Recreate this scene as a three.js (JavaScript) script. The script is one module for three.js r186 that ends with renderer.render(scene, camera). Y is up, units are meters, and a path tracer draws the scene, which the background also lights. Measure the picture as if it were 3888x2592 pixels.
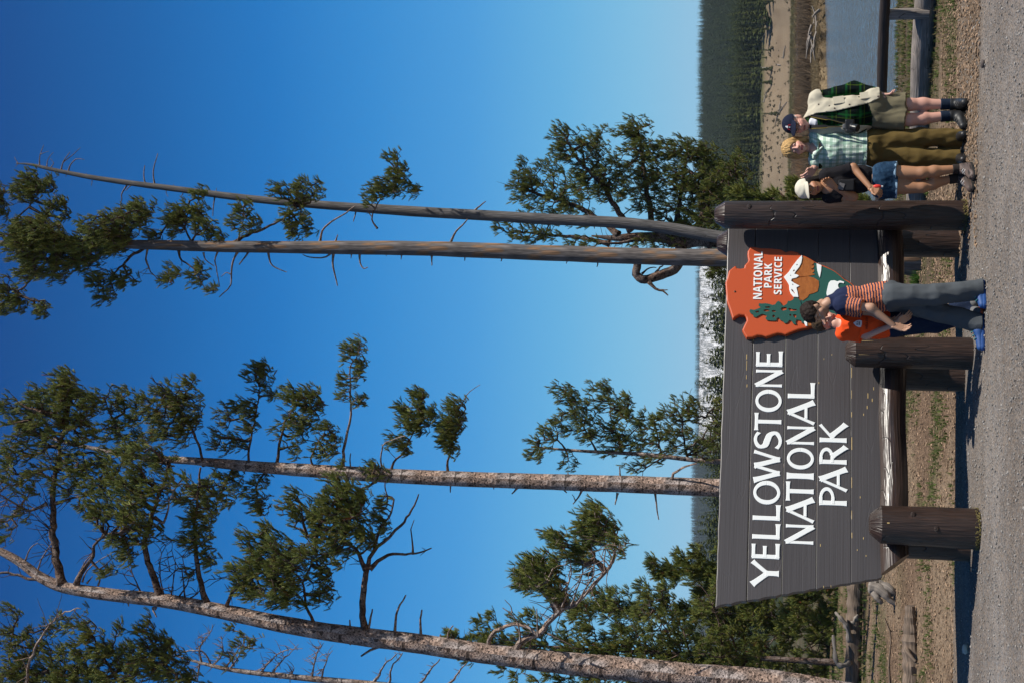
import * as THREE from 'three';
import { mergeGeometries, toCreasedNormals } from 'three/addons/utils/BufferGeometryUtils.js';
import { ImprovedNoise } from 'three/addons/math/ImprovedNoise.js';
import { FontLoader } from 'three/addons/loaders/FontLoader.js';
import { TextGeometry } from 'three/addons/geometries/TextGeometry.js';

// ---------------------------------------------------------------- camera, sky, sun, exposure
const scene = new THREE.Scene();
const F = 5200, EYE = 1.66;                       // focal length in photo pixels, eye height in metres
const PITCH = Math.atan(1031 / F), ROLL = 0.916 * Math.PI / 180;
const camera = new THREE.PerspectiveCamera(2 * Math.atan(1296 / F) * 180 / Math.PI, 1024 / 682, 0.1, 9000);
camera.position.set(0, EYE, 0);
camera.rotation.set(PITCH, 0, -Math.PI / 2 + ROLL, 'XYZ');   // the photographer held the camera on its side
scene.add(camera);
const renderer = new THREE.WebGLRenderer({ antialias: true });
renderer.toneMapping = THREE.LinearToneMapping;
renderer.toneMappingExposure = 1.3;
renderer.shadowMap.enabled = true;

const SUN_AZ = 62 * Math.PI / 180, SUN_EL = 50 * Math.PI / 180;
const sunDir = new THREE.Vector3(Math.sin(SUN_AZ) * Math.cos(SUN_EL), Math.sin(SUN_EL), Math.cos(SUN_AZ) * Math.cos(SUN_EL));
const sun = new THREE.DirectionalLight(new THREE.Color().setRGB(1, 0.95, 0.86), 5);
sun.position.copy(sunDir).multiplyScalar(120).add(new THREE.Vector3(0, 0, -25));
sun.target.position.set(0, 0, -25);
sun.castShadow = true;
sun.shadow.mapSize.set(4096, 4096);
Object.assign(sun.shadow.camera, { left: -40, right: 40, top: 40, bottom: -40, near: 1, far: 300 });
scene.add(sun, sun.target);

const lerp = (a, b, t) => a + (b - a) * t, clamp = (x, a = 0, b = 1) => Math.min(b, Math.max(a, x));
const sst = (a, b, x) => { const t = clamp((x - a) / (b - a)); return t * t * (3 - 2 * t); };
function table(rows, x) {                          // piecewise-linear table of [key, v0, v1, ...]
  if (x <= rows[0][0]) return rows[0].slice(1);
  for (let i = 1; i < rows.length; i++) if (x <= rows[i][0]) {
    const t = (x - rows[i - 1][0]) / (rows[i][0] - rows[i - 1][0]);
    return rows[i].slice(1).map((v, k) => lerp(rows[i - 1][k + 1], v, t));
  }
  return rows[rows.length - 1].slice(1);
}
{ // clear mountain air: pale at the horizon, deep blue high up, a bright aureole round the sun
  const W = 1024, Hh = 512, data = new Float32Array(W * Hh * 4);
  const rows = [[-90, .16, .15, .13], [-2, .20, .23, .25], [0, .28, .48, .63], [3, .262, .495, .675], [6, .18, .46, .685], [9, .112, .39, .67], [13, .055, .29, .63], [17, .027, .225, .565], [21, .010, .160, .475], [26, .005, .105, .35], [32, .003, .058, .235], [45, .004, .047, .19], [90, .004, .04, .16]];
  for (let j = 0; j < Hh; j++) for (let i = 0; i < W; i++) {
    const el = ((j + .5) / Hh - .5) * Math.PI, az = ((i + .5) / W - .5) * 2 * Math.PI;
    const dx = Math.cos(el) * Math.cos(az), dy = Math.sin(el), dz = Math.cos(el) * Math.sin(az);
    const c = table(rows, el * 180 / Math.PI).map(v => v * .86);
    const ang = Math.acos(clamp(dx * sunDir.x + dy * sunDir.y + dz * sunDir.z, -1, 1)) * 180 / Math.PI;
    const g = .55 * Math.exp(-ang / 9) + .06 * Math.exp(-ang / 28);
    data.set([c[0] + g, c[1] + g, c[2] + g * .95, 1], (j * W + i) * 4);
  }
  const sky = new THREE.DataTexture(data, W, Hh, THREE.RGBAFormat, THREE.FloatType);
  sky.mapping = THREE.EquirectangularReflectionMapping;
  sky.magFilter = sky.minFilter = THREE.LinearFilter;
  sky.wrapS = THREE.RepeatWrapping;
  sky.needsUpdate = true;
  scene.background = sky;
  scene.environment = sky;
}

// ---------------------------------------------------------------- helpers
const V = (x, y, z) => new THREE.Vector3(x, y, z);
let seed = 12345;
const rnd = () => { seed = (seed + 0x6D2B79F5) | 0; let t = Math.imul(seed ^ (seed >>> 15), 1 | seed); t = (t + Math.imul(t ^ (t >>> 7), 61 | t)) ^ t; return ((t ^ (t >>> 14)) >>> 0) / 4294967296; };
const rr = (a, b) => a + (b - a) * rnd();
const gs = () => (rnd() + rnd() + rnd() + rnd() - 2) * 1.0;
const noise = new ImprovedNoise();
const nz = (x, y = 0, z = 0) => noise.noise(x + 31.7, y + 17.3, z + 5.1);
const fbm = (x, y = 0, z = 0, o = 4) => { let s = 0, a = .5; for (let i = 0; i < o; i++) { s += a * nz(x, y, z); x *= 2.03; y *= 2.01; z *= 2.02; a *= .5; } return s; };

// a photo pixel gives a direction; the distance comes from the ground, a wall or a plane at a thing's distance
function ray(x, y) { return V((x - 1944) / F, -(y - 1296) / F, -1).applyEuler(camera.rotation); }
const atDist = (x, y, d) => { const r = ray(x, y); return r.multiplyScalar(-d / r.z).add(camera.position); };
const onGround = (x, y, h = 0) => { const r = ray(x, y); return r.multiplyScalar((h - EYE) / r.y).add(camera.position); };
const slopeAt = (x, y) => { const r = ray(x, y); return { a: r.x / -r.z, e: r.y / -r.z }; };
// reading aids: coordinates measured in enlarged crops of the photograph
const crop = (x0, y0, s) => (X, Y) => [x0 + X / s, y0 + Y / s];
const Q = {
  d: (X, Y) => [X * 1.6531, Y * 1.6531], f: (X, Y) => [X, Y],
  1: crop(2600, 0, 1.823), 2: crop(2600, 860, 1.823), 3: crop(2600, 1720, 1.798), 4: crop(1300, 0, 1.809), 5: crop(1300, 860, 1.809),
  6: crop(1300, 1720, 1.798), 7: crop(0, 400, 1.809), 8: crop(0, 1200, 1.126), a: crop(2720, 900, 3.734), r: crop(2600, 0, 3.016),
  m: crop(2940, 300, 5.88), w: crop(2960, 480, 5.2275), l: crop(3280, 320, 3.409), b: crop(3000, 1040, 5.113), k: crop(3380, 1040, 4.9), e: crop(1800, 700, 2.352), t: crop(0, 1900, 2.266),
};

const lin = (r, g, b) => new THREE.Color().setRGB(r, g, b);
const used = {};
function numbered(name) { const n = used[name] = (used[name] ?? -1) + 1; return n ? name + '_' + String(n).padStart(3, '0') : name; }
function shade(o) { o.traverse(m => { if (m.isMesh) { m.castShadow = m.receiveShadow = true; } }); return o; }
function tag(o, label, category, group) { o.userData.label = label; o.userData.category = category; if (group) o.userData.group = group; return o; }
function thing(name, label, category, pos = V(0, 0, 0), group) {
  const g = new THREE.Group(); g.name = numbered(name); g.position.copy(pos); scene.add(g);
  return tag(g, label, category, group);
}
function part(name, geo, mat, parent) { const m = new THREE.Mesh(geo, mat); m.name = name; m.castShadow = m.receiveShadow = true; parent.add(m); return m; }
function structure(name, geo, mat) { const m = new THREE.Mesh(geo, mat); m.name = name; m.castShadow = m.receiveShadow = true; m.userData.kind = 'structure'; scene.add(m); return m; }

// tileable value-noise textures
function tex(size, fn, { color = true, repeat = [1, 1] } = {}) {
  const d = new Uint8Array(size * size * 4);
  for (let j = 0; j < size; j++) for (let i = 0; i < size; i++) {
    const c = fn(i / size, j / size), k = (j * size + i) * 4;
    if (typeof c === 'number') { d[k] = d[k + 1] = d[k + 2] = clamp(c) * 255; } else { d[k] = clamp(c[0]) * 255; d[k + 1] = clamp(c[1]) * 255; d[k + 2] = clamp(c[2]) * 255; }
    d[k + 3] = 255;
  }
  const t = new THREE.DataTexture(d, size, size);
  t.wrapS = t.wrapT = THREE.RepeatWrapping; t.magFilter = THREE.LinearFilter; t.minFilter = THREE.LinearMipmapLinearFilter; t.generateMipmaps = true;
  if (color) t.colorSpace = THREE.SRGBColorSpace;
  t.repeat.set(...repeat); t.needsUpdate = true; return t;
}
function lattice(n, s) { const keep = seed; seed = s; const a = new Float32Array(n * n); for (let i = 0; i < a.length; i++) a[i] = rnd(); seed = keep; return a; }
const lats = {};
function tn(u, v, fx, fy, s) {                     // tileable value noise with fx x fy cells
  const n = 256, L = lats[s] ??= lattice(n, s * 7919 + 13);
  const x = u * fx, y = v * fy, xi = Math.floor(x), yi = Math.floor(y), tx = x - xi, ty = y - yi;
  const sx = tx * tx * (3 - 2 * tx), sy = ty * ty * (3 - 2 * ty);
  const g = (i, j) => L[(((j % fy) + fy) % fy % n) * n + (((i % fx) + fx) % fx % n)];
  return lerp(lerp(g(xi, yi), g(xi + 1, yi), sx), lerp(g(xi, yi + 1), g(xi + 1, yi + 1), sx), sy);
}
function std(o) { return new THREE.MeshPhysicalMaterial(Object.assign({ roughness: .9, metalness: 0, specularIntensity: (o.roughness ?? .9) > .84 ? .25 : .8 }, o)); }

// a tube along 3D points with a radius at each point; uv in metres (u round, v along)
function tube(pts, rad, sides = 8, { cap = true, wob = 0, ws = 3 } = {}) {
  const pos = [], uv = [], idx = [], n = pts.length;
  let N = V(0.31, 0.2, 1).normalize(), along = 0;
  for (let i = 0; i < n; i++) {
    const T = pts[Math.min(i + 1, n - 1)].clone().sub(pts[Math.max(i - 1, 0)]).normalize();
    N.addScaledVector(T, -N.dot(T)); if (N.lengthSq() < 1e-6) N.set(1, 0, 0).addScaledVector(T, -T.x); N.normalize();
    const B = T.clone().cross(N);
    if (i) along += pts[i].distanceTo(pts[i - 1]);
    for (let k = 0; k <= sides; k++) {
      const a = k / sides * Math.PI * 2, c = Math.cos(a), s = Math.sin(a);
      let r = rad[i]; if (wob) { const kk = k % sides / sides * Math.PI * 2; r *= 1 + wob * 2 * fbm(Math.cos(kk) * 1.3 + pts[i].x, along * ws, Math.sin(kk) * 1.3 + pts[i].z, 2); }
      pos.push(pts[i].x + (N.x * c + B.x * s) * r, pts[i].y + (N.y * c + B.y * s) * r, pts[i].z + (N.z * c + B.z * s) * r);
      uv.push(k / sides * 2 * Math.PI * Math.max(.05, rad[0]), along);
    }
  }
  const w = sides + 1;
  for (let i = 0; i < n - 1; i++) for (let k = 0; k < sides; k++) { const a = i * w + k, b = a + w; idx.push(a, a + 1, b, b, a + 1, b + 1); }
  if (cap) for (const [i, f] of [[0, 1], [n - 1, 0]]) {
    const c = pos.length / 3; pos.push(pts[i].x, pts[i].y, pts[i].z); uv.push(0, 0);
    for (let k = 0; k < sides; k++) f ? idx.push(c, i * w + k + 1, i * w + k) : idx.push(c, i * w + k, i * w + k + 1);
  }
  const g = new THREE.BufferGeometry();
  g.setAttribute('position', new THREE.Float32BufferAttribute(pos, 3));
  g.setAttribute('uv', new THREE.Float32BufferAttribute(uv, 2));
  g.setIndex(idx); g.computeVertexNormals();
  return g;
}
function smooth(pts, seg) {                        // resampled Catmull-Rom through the points
  const c = new THREE.CatmullRomCurve3(pts, false, 'centripetal');
  return Array.from({ length: seg + 1 }, (_, i) => c.getPoint(i / seg));
}
const merge = gs_ => mergeGeometries(gs_.map(g => { const q = g.index ? g.toNonIndexed() : g; for (const k of Object.keys(q.attributes)) if (!['position', 'normal', 'uv', 'color'].includes(k)) q.deleteAttribute(k); return q; }));

// ---------------------------------------------------------------- terrain
const crestAt = x => 14.03 + .09 * x + .06 * Math.sin(x * 1.3);
const WATER = -1.2;
const hillTop = [];                                // skyline heights read off the photograph, as slope above the eye
for (const [X, Y] of [[2662, -60], [2674, 0], [2668, 130], [2665, 350], [2664, 520], [2666, 700], [2668, 830]]) { const s = slopeAt(X, Y); hillTop.push([s.a, s.e]); }
hillTop.sort((p, q) => p[0] - q[0]);
const farTop = [];
for (const [X, Y] of [[2690, 300], [2668, 700], [2646, 900], [2643, 1000], [2641, 1200], [2640, 1400], [2638, 1600], [2633, 1900], [2634, 2150], [2640, 2400], [2646, 2700]]) { const s = slopeAt(X, Y); farTop.push([s.a, s.e]); }
farTop.sort((p, q) => p[0] - q[0]);
const islandFront = a => 105 + 60 * clamp(a - .2, -.05, .06) * 2.2 + 1.2 * Math.sin(a * 160) + .6 * Math.sin(a * 410);
const riverLeft = a => sst(.045, .075, a);          // 1 where the river valley opens
function ground(x, d) {
  const a = x / Math.max(d, 1), c = crestAt(x);
  let y = -.16;
  if (d > c - .3) {
    const left = 1 - sst(-.03, .05, a);
    const yl = -.22 + .0165 * Math.max(0, d - 15) + .0 * d;
    const yr = -.36 - .045 * Math.max(0, d - 19);
    y = lerp(-.16, lerp(Math.min(yr, 0), Math.min(yl, 3), left), sst(c - .3, c + 1.1, d));
    y += .07 * fbm(x * .35, d * .35, 0, 3) * sst(15, 24, d);
    if (d > 34) {
      const open = riverLeft(a);
      let v = WATER - .8;
      const f = islandFront(a), back = a > .17 ? 222 : lerp(222, 420, sst(.17, .14, a));
      const isl = sst(f - 1, f + 2.5, d) * (1 - sst(back - 12, back + 5, d));
      v = lerp(v, WATER + .55 + .5 * fbm(x * .04, d * .03, 2), isl);
      v = Math.max(v, lerp(y, WATER - .8, sst(38, 47, d)));
      const bank = 478 + 9 * Math.sin(a * 38) + 3 * fbm(a * 60, 3);
      if (d > bank - 8) v = Math.max(v, lerp(WATER - .8, WATER + 1.6, sst(bank - 6, bank + 16, d)) + 11.2 * sst(bank + 14, bank + 62, d) * (1 + .12 * fbm(x * .03, d * .03, 9)));
      // plateau and hill behind
      if (d > 545) { const top = table(hillTop, a)[0] * 1400 + EYE - 11; v = lerp(v, top * (.9 + .1 * sst(1000, 1400, d)), sst(600, 1400, d)) + 4 * fbm(x * .006, d * .006, 4) * sst(560, 700, d); }
      const flat = Math.min(.3 + .012 * (d - 34), 4) + sst(420, 1500, d) * 24;
      y = lerp(lerp(y, flat, sst(34, 60, d)), v, open);
      if (d > 1450) y = lerp(y, -20, sst(1450, 1900, d) * open);
      if (d > 1700) { const top = table(farTop, a)[0] * 3000 + EYE - 12; y = lerp(y, top, sst(1800, 3000, d)) + 10 * fbm(a * 90, d * .004, 6) * sst(1900, 2500, d) * (1 - sst(2700, 3000, d)); }
      if (d > 3050) y -= 160 * sst(3050, 4300, d);
    }
  }
  return y;
}
{
  const az = [], R = [];
  for (let i = 0; i <= 420; i++) az.push(lerp(-.42, .42, i / 420));
  for (let i = 1; i < 46; i++) { az.push(.42 + i / 46 * (Math.PI - .42)); az.unshift(-.42 - i / 46 * (Math.PI - .42)); }
  az.unshift(-Math.PI); az.push(Math.PI);
  for (let r = 1; r < 12; r += 2) R.push(r);
  for (let r = 12; r < 15; r += .18) R.push(r);
  for (let r = 15; r < 4600; r *= r > 90 && r < 120 || r > 455 && r < 560 ? 1.006 : 1.022) R.push(r);
  const pos = [], uv = [], col = [], idx = [], n = az.length;
  const DIRT = [.25, .168, .112], STRAW = [.34, .25, .172], GRASS = [.09, .115, .035], SAND = [.34, .265, .185], DRY = [.17, .125, .075], WOODS = [.035, .042, .018], SNOW = [.82, .84, .88], BED = [.10, .085, .06];
  for (const c of [DIRT, STRAW, GRASS, SAND, DRY, BED]) for (let k = 0; k < 3; k++) c[k] *= .66;
  const mix = (a, b, t) => a.map((v, i) => lerp(v, b[i], t));
  for (const r of R) for (const t of az) {
    const x = r * Math.sin(t), d = r * Math.cos(t), y = Math.abs(t) < 1.3 ? ground(x, d) : -.16;
    pos.push(x, y, -d); uv.push(x / 2.6, d / 2.6);
    const a = x / Math.max(d, 1), open = riverLeft(a);
    let c = mix(DIRT, STRAW, sst(-.12, .2, fbm(x * .5, d * .5, 1)));
    c = mix(c, GRASS, .75 * sst(.10, .26, fbm(x * .42, d * .8, 8)) * sst(13.5, 15, d));
    if (d > 19) { c = mix(c, [.085, .062, .04], .85 * sst(18, 22, d) * sst(-.02, .06, a)); c = mix(c, GRASS, .5 * sst(.0, .2, fbm(x * .7, d * .7, 5)) * sst(19, 24, d)); }
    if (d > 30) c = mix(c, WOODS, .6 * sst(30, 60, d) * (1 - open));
    if (d > 44 && open > .3) {
      c = y < WATER - .1 ? BED : mix(DRY, [.22, .165, .10], sst(-.1, .2, fbm(x * .15, d * .1, 7)));
      if (d > 455) {
        const h = y - WATER;
        c = h < 1.9 ? mix([.20, .165, .085], [.11, .13, .045], sst(.9, 1.8, h)) : SAND;
        c = mix(c, [.17, .125, .085], .6 * sst(-.02, .25, fbm(x * .09, d * .16, 3)) * sst(2, 4, h));
        if (h > 11) c = mix(c, [.10, .095, .045], sst(11, 12.2, h));
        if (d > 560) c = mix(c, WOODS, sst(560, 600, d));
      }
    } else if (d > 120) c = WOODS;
    if (d > 1750) {
      const s = sst(.085, .06, a) * sst(-.085, -.055, a), hgt = y / 3000;
      c = mix([.035, .045, .03], SNOW, s * sst(-.22, -.05, fbm(a * 150, d * .012, 11) + .1) * sst(.026, .034, hgt));
    }
    col.push(...c);
  }
  for (let j = 0; j < R.length - 1; j++) for (let i = 0; i < n - 1; i++) { const p = j * n + i, q = p + n; idx.push(p, p + 1, q, q, p + 1, q + 1); }
  const g = new THREE.BufferGeometry();
  g.setAttribute('position', new THREE.Float32BufferAttribute(pos, 3));
  g.setAttribute('uv', new THREE.Float32BufferAttribute(uv, 2));
  g.setAttribute('color', new THREE.Float32BufferAttribute(col, 3));
  g.setIndex(idx); g.computeVertexNormals();
  const grain = tex(512, (u, v) => { const k = .35 * tn(u, v, 190, 60, 1) + .3 * tn(u, v, 90, 128, 2) + .2 * tn(u, v, 24, 24, 3) + .15 * tn(u, v, 250, 250, 4); const s = .42 + .95 * k; return [s, s * .985, s * .96]; });
  const gb = tex(512, (u, v) => .4 * tn(u, v, 190, 60, 1) + .35 * tn(u, v, 90, 128, 2) + .25 * tn(u, v, 30, 30, 3), { color: false });
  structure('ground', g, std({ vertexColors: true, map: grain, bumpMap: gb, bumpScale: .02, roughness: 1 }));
}
{ // the gravel parking area, ending in a low crest behind the sign
  const pos = [], uv = [], col = [], idx = [];
  const xs = [], rows = [];
  for (let i = 0; i <= 260; i++) xs.push(lerp(-26, 26, i / 260));
  for (let s = 0; s <= 40; s++) rows.push({ k: s / 40, far: 0 });
  const N1 = 70; for (let s = 1; s <= N1; s++) rows.push({ near: s / N1 });
  for (const [o, h] of [[.06, -.006], [.14, -.03], [.3, -.09], [.6, -.2], [.95, -.33], [1.3, -.52]]) rows.push({ o, h });
  for (const r of rows) for (const x of xs) {
    const c = crestAt(x) + .05 * fbm(x * 2.2, 3, 0, 3);
    let d, y = .012 * fbm(x * 1.1, (r.near ?? 0) * 7, 4, 3) + .006 * nz(x * 6, (r.near ?? 0) * 38);
    if (r.near !== undefined) d = lerp(6, c, r.near); else if (r.o !== undefined) { d = c + r.o; y += r.h; } else d = lerp(-24, 6, r.k);
    pos.push(x, y, -d); uv.push(x / 2.1, d / 2.1);
    const b = Math.max(sst(c - 1.1, c - .1, d + .5 * fbm(x * 1.1, d * 1.5, 2)) * .8, sst(.8, 2.2, x + .8 * fbm(x * .8, d, 9)) * sst(c - 2.3, c - 1.0, d + .5 * fbm(x * 1.4, d * 1.4, 5)));
    const m = fbm(x * .45, d * .9, 7) * .10;
    col.push(lerp(.235, .21, b) + m, lerp(.205, .155, b) + m, lerp(.182, .108, b) + m);
  }
  const n = xs.length;
  for (let j = 0; j < rows.length - 1; j++) for (let i = 0; i < n - 1; i++) { const p = j * n + i, q = p + n; idx.push(p, p + 1, q, q, p + 1, q + 1); }
  const g = new THREE.BufferGeometry();
  g.setAttribute('position', new THREE.Float32BufferAttribute(pos, 3));
  g.setAttribute('uv', new THREE.Float32BufferAttribute(uv, 2));
  g.setAttribute('color', new THREE.Float32BufferAttribute(col, 3));
  g.setIndex(idx); g.computeVertexNormals();
  const grain = tex(1024, (u, v) => {
    const p = tn(u, v, 210, 210, 5), q = tn(u, v, 120, 120, 6), r = tn(u, v, 250, 250, 7), w = tn(u, v, 12, 12, 8);
    let s = .52 + .26 * p + .16 * q + .14 * r + .10 * w; if (r > .93) s += .14; if (p < .1) s -= .14;
    const t = tn(u, v, 128, 128, 9) - .5; return [s + t * .08, s, s - t * .09];
  });
  const bump = tex(1024, (u, v) => .5 * tn(u, v, 210, 210, 5) + .5 * tn(u, v, 120, 120, 6), { color: false });
  structure('gravel_lot', g, std({ vertexColors: true, map: grain, bumpMap: bump, bumpScale: .012, roughness: 1 }));
}
{ // river
  const g = new THREE.PlaneGeometry(900, 520, 1, 1); g.rotateX(-Math.PI / 2);
  const uv = g.attributes.uv; for (let i = 0; i < uv.count; i++) uv.setXY(i, uv.getX(i) * 900 / 9, uv.getY(i) * 520 / 9);
  const waves = tex(512, (u, v) => .5 * tn(u, v, 9, 22, 21) + .3 * tn(u, v, 23, 60, 22) + .2 * tn(u, v, 60, 120, 23), { color: false });
  const m = structure('river_water', g, new THREE.MeshPhysicalMaterial({ color: lin(.085, .09, .09), roughness: .13, ior: 1.33, bumpMap: waves, bumpScale: .24 }));
  m.position.set(330, WATER, -40 - 240);
}

// ---------------------------------------------------------------- wood materials
const grainTex = tex(512, (u, v) => { const g = tn(u, v, 120, 6, 31) * .5 + tn(u, v, 240, 14, 32) * .3 + tn(u, v, 20, 3, 33) * .2; const s = .62 + .42 * g; return [s, s * .985, s * .97]; });
const crack = (u, v) => { const c = Math.abs(tn(u, v, 9, 4, 35) - .5 + .25 * (tn(u, v, 30, 5, 37) - .5)); return sst(.022, .004, c) * sst(.42, .6, tn(u, v, 5, 3, 38)); };
const grainBump = tex(512, (u, v) => (tn(u, v, 120, 6, 31) * .5 + tn(u, v, 240, 14, 32) * .3 + tn(u, v, 60, 10, 34) * .2) * (1 - .95 * crack(u, v)), { color: false });
const logTex = tex(512, (u, v) => { const g = tn(u, v, 120, 6, 31) * .45 + tn(u, v, 240, 14, 32) * .25 + tn(u, v, 9, 7, 33) * .3; const w = sst(.78, .95, tn(u, v, 70, 9, 39)) * .35; const s = (.50 + .5 * g) * (1 - .6 * crack(u, v)); return [s + w * .4, s * .985 + w * .3, s * .97 + w * .25]; });
const panelTex = tex(512, (u, v) => { const g = tn(u, v, 120, 5, 31) * .4 + tn(u, v, 240, 9, 32) * .25 + tn(u, v, 6, 3, 36) * .35; const s = .80 + .2 * g; return [s, s, s]; });
const paintLog = new THREE.MeshPhysicalMaterial({ color: lin(.050, .029, .022), map: logTex, bumpMap: grainBump, bumpScale: .008, roughness: .4 });
const endGrain = std({ color: lin(.085, .060, .050), map: grainTex, roughness: .7 });
const splitWood = std({ color: lin(.50, .36, .16), roughness: .9 });
const mossMat = std({ color: lin(.14, .115, .045), roughness: 1 });
const panelPaint = [0, 1, 2, 3, 4].map(i => new THREE.MeshPhysicalMaterial({ color: lin(.076, .067, .068).multiplyScalar([1, 1.04, .95, .98, .92][i]), map: panelTex, bumpMap: grainBump, bumpScale: .0012, roughness: .42 }));
const whitePaint = std({ color: lin(.77, .785, .77), roughness: .45 });
const rustPaint = std({ color: lin(.46, .068, .014), roughness: .5 });
const greenPaint = std({ color: lin(.012, .075, .058), roughness: .5 });
const umberTex = tex(256, (u, v) => { const g = .4 * tn(u, v, 8, 30, 41) + .4 * tn(u, v, 30, 90, 42) + .2 * tn(u, v, 120, 20, 43); return [.50 + .16 * g, .26 + .13 * g, .06 + .10 * g]; });
const umberPaint = std({ map: umberTex, roughness: .6 });

// ---------------------------------------------------------------- the park sign
const THETA = 21.7 * Math.PI / 180;
const signGroup = (() => {
  const t = V(Math.cos(THETA), 0, -Math.sin(THETA)), nrm = V(Math.sin(THETA), 0, Math.cos(THETA));
  const pR = onGround(3667, 815), pL = onGround(3722, 1987), mid = pR.clone().add(pL).multiplyScalar(.5);
  const G = .29, O = mid.clone().addScaledVector(nrm, -G);       // the panel's mid plane runs G behind the line of the front posts
  const grp = thing('park_entrance_sign', 'large brown wooden park entrance sign with white lettering and an orange arrowhead on log posts', 'sign', O);
  grp.rotation.y = THETA;
  // pixel -> (u, y) on the plane w metres in front of the panel's mid plane
  const on = (x, y, w) => { const r = ray(x, y), P = O.clone().addScaledVector(nrm, w).sub(camera.position); const k = P.dot(nrm) / r.dot(nrm); const q = r.multiplyScalar(k).add(camera.position).sub(O); return new THREE.Vector2(q.dot(t), q.y); };
  const TH = .045, front = TH;                                   // half thickness of the boards
  // board seams: world-level lines
  const seam = [[Q[3](215, 1040), Q.f(2760, 880)], [Q[3](425, 1000), Q[2](475, 800)], [Q[3](663, 960), Q[2](700, 800)], [Q[3](897, 920), Q[2](925, 500)], [Q[3](1136, 880), Q[2](1149, 800)], [Q[3](1352, 850), Q[2](1345, 600)]]
    .map(ps => ps.reduce((s, p) => s + on(...p, front).y, 0) / ps.length);
  const edgePx = [[215, 1052], [425, 1012], [663, 970], [897, 930], [1136, 890], [1362, 856]].map(p => on(...Q[3](...p), front).x);
  const uRight = on(3000, 778, front).x;
  const gap = .0016;
  for (let i = 0; i < 5; i++) {
    const y1 = seam[i] - (i ? gap : 0), y0 = seam[i + 1] + gap, sh = new THREE.Shape(), b = i ? .003 : .008, pts = [];
    const L1 = edgePx[i], L0 = edgePx[i + 1];
    // hand-hewn left edge: shallow scallops; top edge of the top board likewise
    for (let k = 0; k <= 6; k++) { const s = k / 6; pts.push([lerp(L0, L1, s) + .010 * Math.abs(Math.sin(s * 6.3 + i * 2)) + b, lerp(y0, y1, s) + (k === 0 ? b : k === 6 ? -b : 0)]); }
    if (i === 0) { const m = 34; for (let k = 1; k < m; k++) { const s = k / m; pts.push([lerp(L1, uRight, s), y1 - b - .006 * Math.abs(Math.sin(s * 41 + Math.sin(s * 9) * 2))]); } }
    pts.push([uRight - b, y1 - b], [uRight - b, y0 + b]);
    pts.forEach((p, k) => k ? sh.lineTo(...p) : sh.moveTo(...p));
    const g = new THREE.ExtrudeGeometry(sh, { depth: 2 * TH - 2 * b, bevelEnabled: true, bevelThickness: b, bevelSize: b, bevelSegments: 2 });
    g.translate(0, 0, -TH + b);
    const p = g.attributes.position, uv = []; for (let k = 0; k < p.count; k++) uv.push(p.getY(k) * 1.1 + i * .37, p.getX(k) * .33 + i * .21); g.setAttribute('uv', new THREE.Float32BufferAttribute(uv, 2));
    part('board', g, panelPaint[i], grp);
  }
  // chips of bare wood along the seams and scattered on the lower boards
  const chips = [];
  for (const [zx, zy, len] of [[430, 900, .05], [430, 960, .10], [428, 1040, .04], [432, 1100, .03], [930, 1080, .02], [1157, 1010, .10], [1157, 1160, .08], [1157, 1300, .05], [1158, 1500, .12], [1270, 1170, .05], [1310, 1120, .03], [1265, 1250, .03], [1240, 1300, .02], [1300, 1200, .03], [1020, 885, .012], [965, 915, .015]]) { const q = on(...Q[2](zx, zy), front); const g = new THREE.BoxGeometry(len, rr(.003, .006), .002); g.translate(q.x, q.y, front + .0008); chips.push([g]); }
  for (const [zx, zy, len] of [[1142, 200, .10], [1142, 420, .08], [1143, 560, .05], [928, 628, .022], [1200, 300, .02], [1222, 580, .02], [1180, 660, .012], [1240, 700, .015], [950, 912, .02], [1000, 908, .02]]) { const q = on(...Q[3](zx, zy), front); const g = new THREE.BoxGeometry(len, rr(.003, .006), .002); g.translate(q.x, q.y, front + .0008); chips.push([g]); }
  part('paint_chips', merge(chips.flat()), splitWood, grp).userData.kind = 'stuff';

  // --- flared capitals
  const S = (x0, y0, x1, y1, w0, w1, fl = .25) => {              // a stroke that flares towards both ends
    const dx = x1 - x0, dy = y1 - y0, L = Math.hypot(dx, dy), nx = -dy / L, ny = dx / L, o = [], p = [];
    for (let i = 0; i <= 8; i++) { const s = i / 8, e = Math.pow(Math.abs(2 * s - 1), 5), w = lerp(w0, w1, s) * .56 * (1 + fl * e); o.push([x0 + dx * s + nx * w, y0 + dy * s + ny * w]); p.unshift([x0 + dx * s - nx * w, y0 + dy * s - ny * w]); }
    return [...o, ...p];
  };
  const ring = (cx, cy, rx, ry, tx, ty, a0 = 0, a1 = Math.PI * 2) => { const o = [], p = []; const n = 36; for (let i = 0; i <= n; i++) { const a = lerp(a0, a1, i / n); o.push([cx + rx * Math.cos(a), cy + ry * Math.sin(a)]); p.unshift([cx + (rx - tx) * Math.cos(a), cy + (ry - ty) * Math.sin(a)]); } return [...o, ...p]; };
  const ribbon = (pts, ws) => { const c = smooth(pts.map(p => V(p[0], p[1], 0)), 40), o = [], p = []; for (let i = 0; i <= 40; i++) { const T = c[Math.min(i + 1, 40)].clone().sub(c[Math.max(i - 1, 0)]).normalize(), f = i / 40 * (ws.length - 1), k = Math.min(Math.floor(f), ws.length - 2), w = lerp(ws[k], ws[k + 1], f - k) / 2; o.push([c[i].x - T.y * w, c[i].y + T.x * w]); p.unshift([c[i].x + T.y * w, c[i].y - T.x * w]); } return [...o, ...p]; };
  const T_ = .185, t_ = .115;
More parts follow.
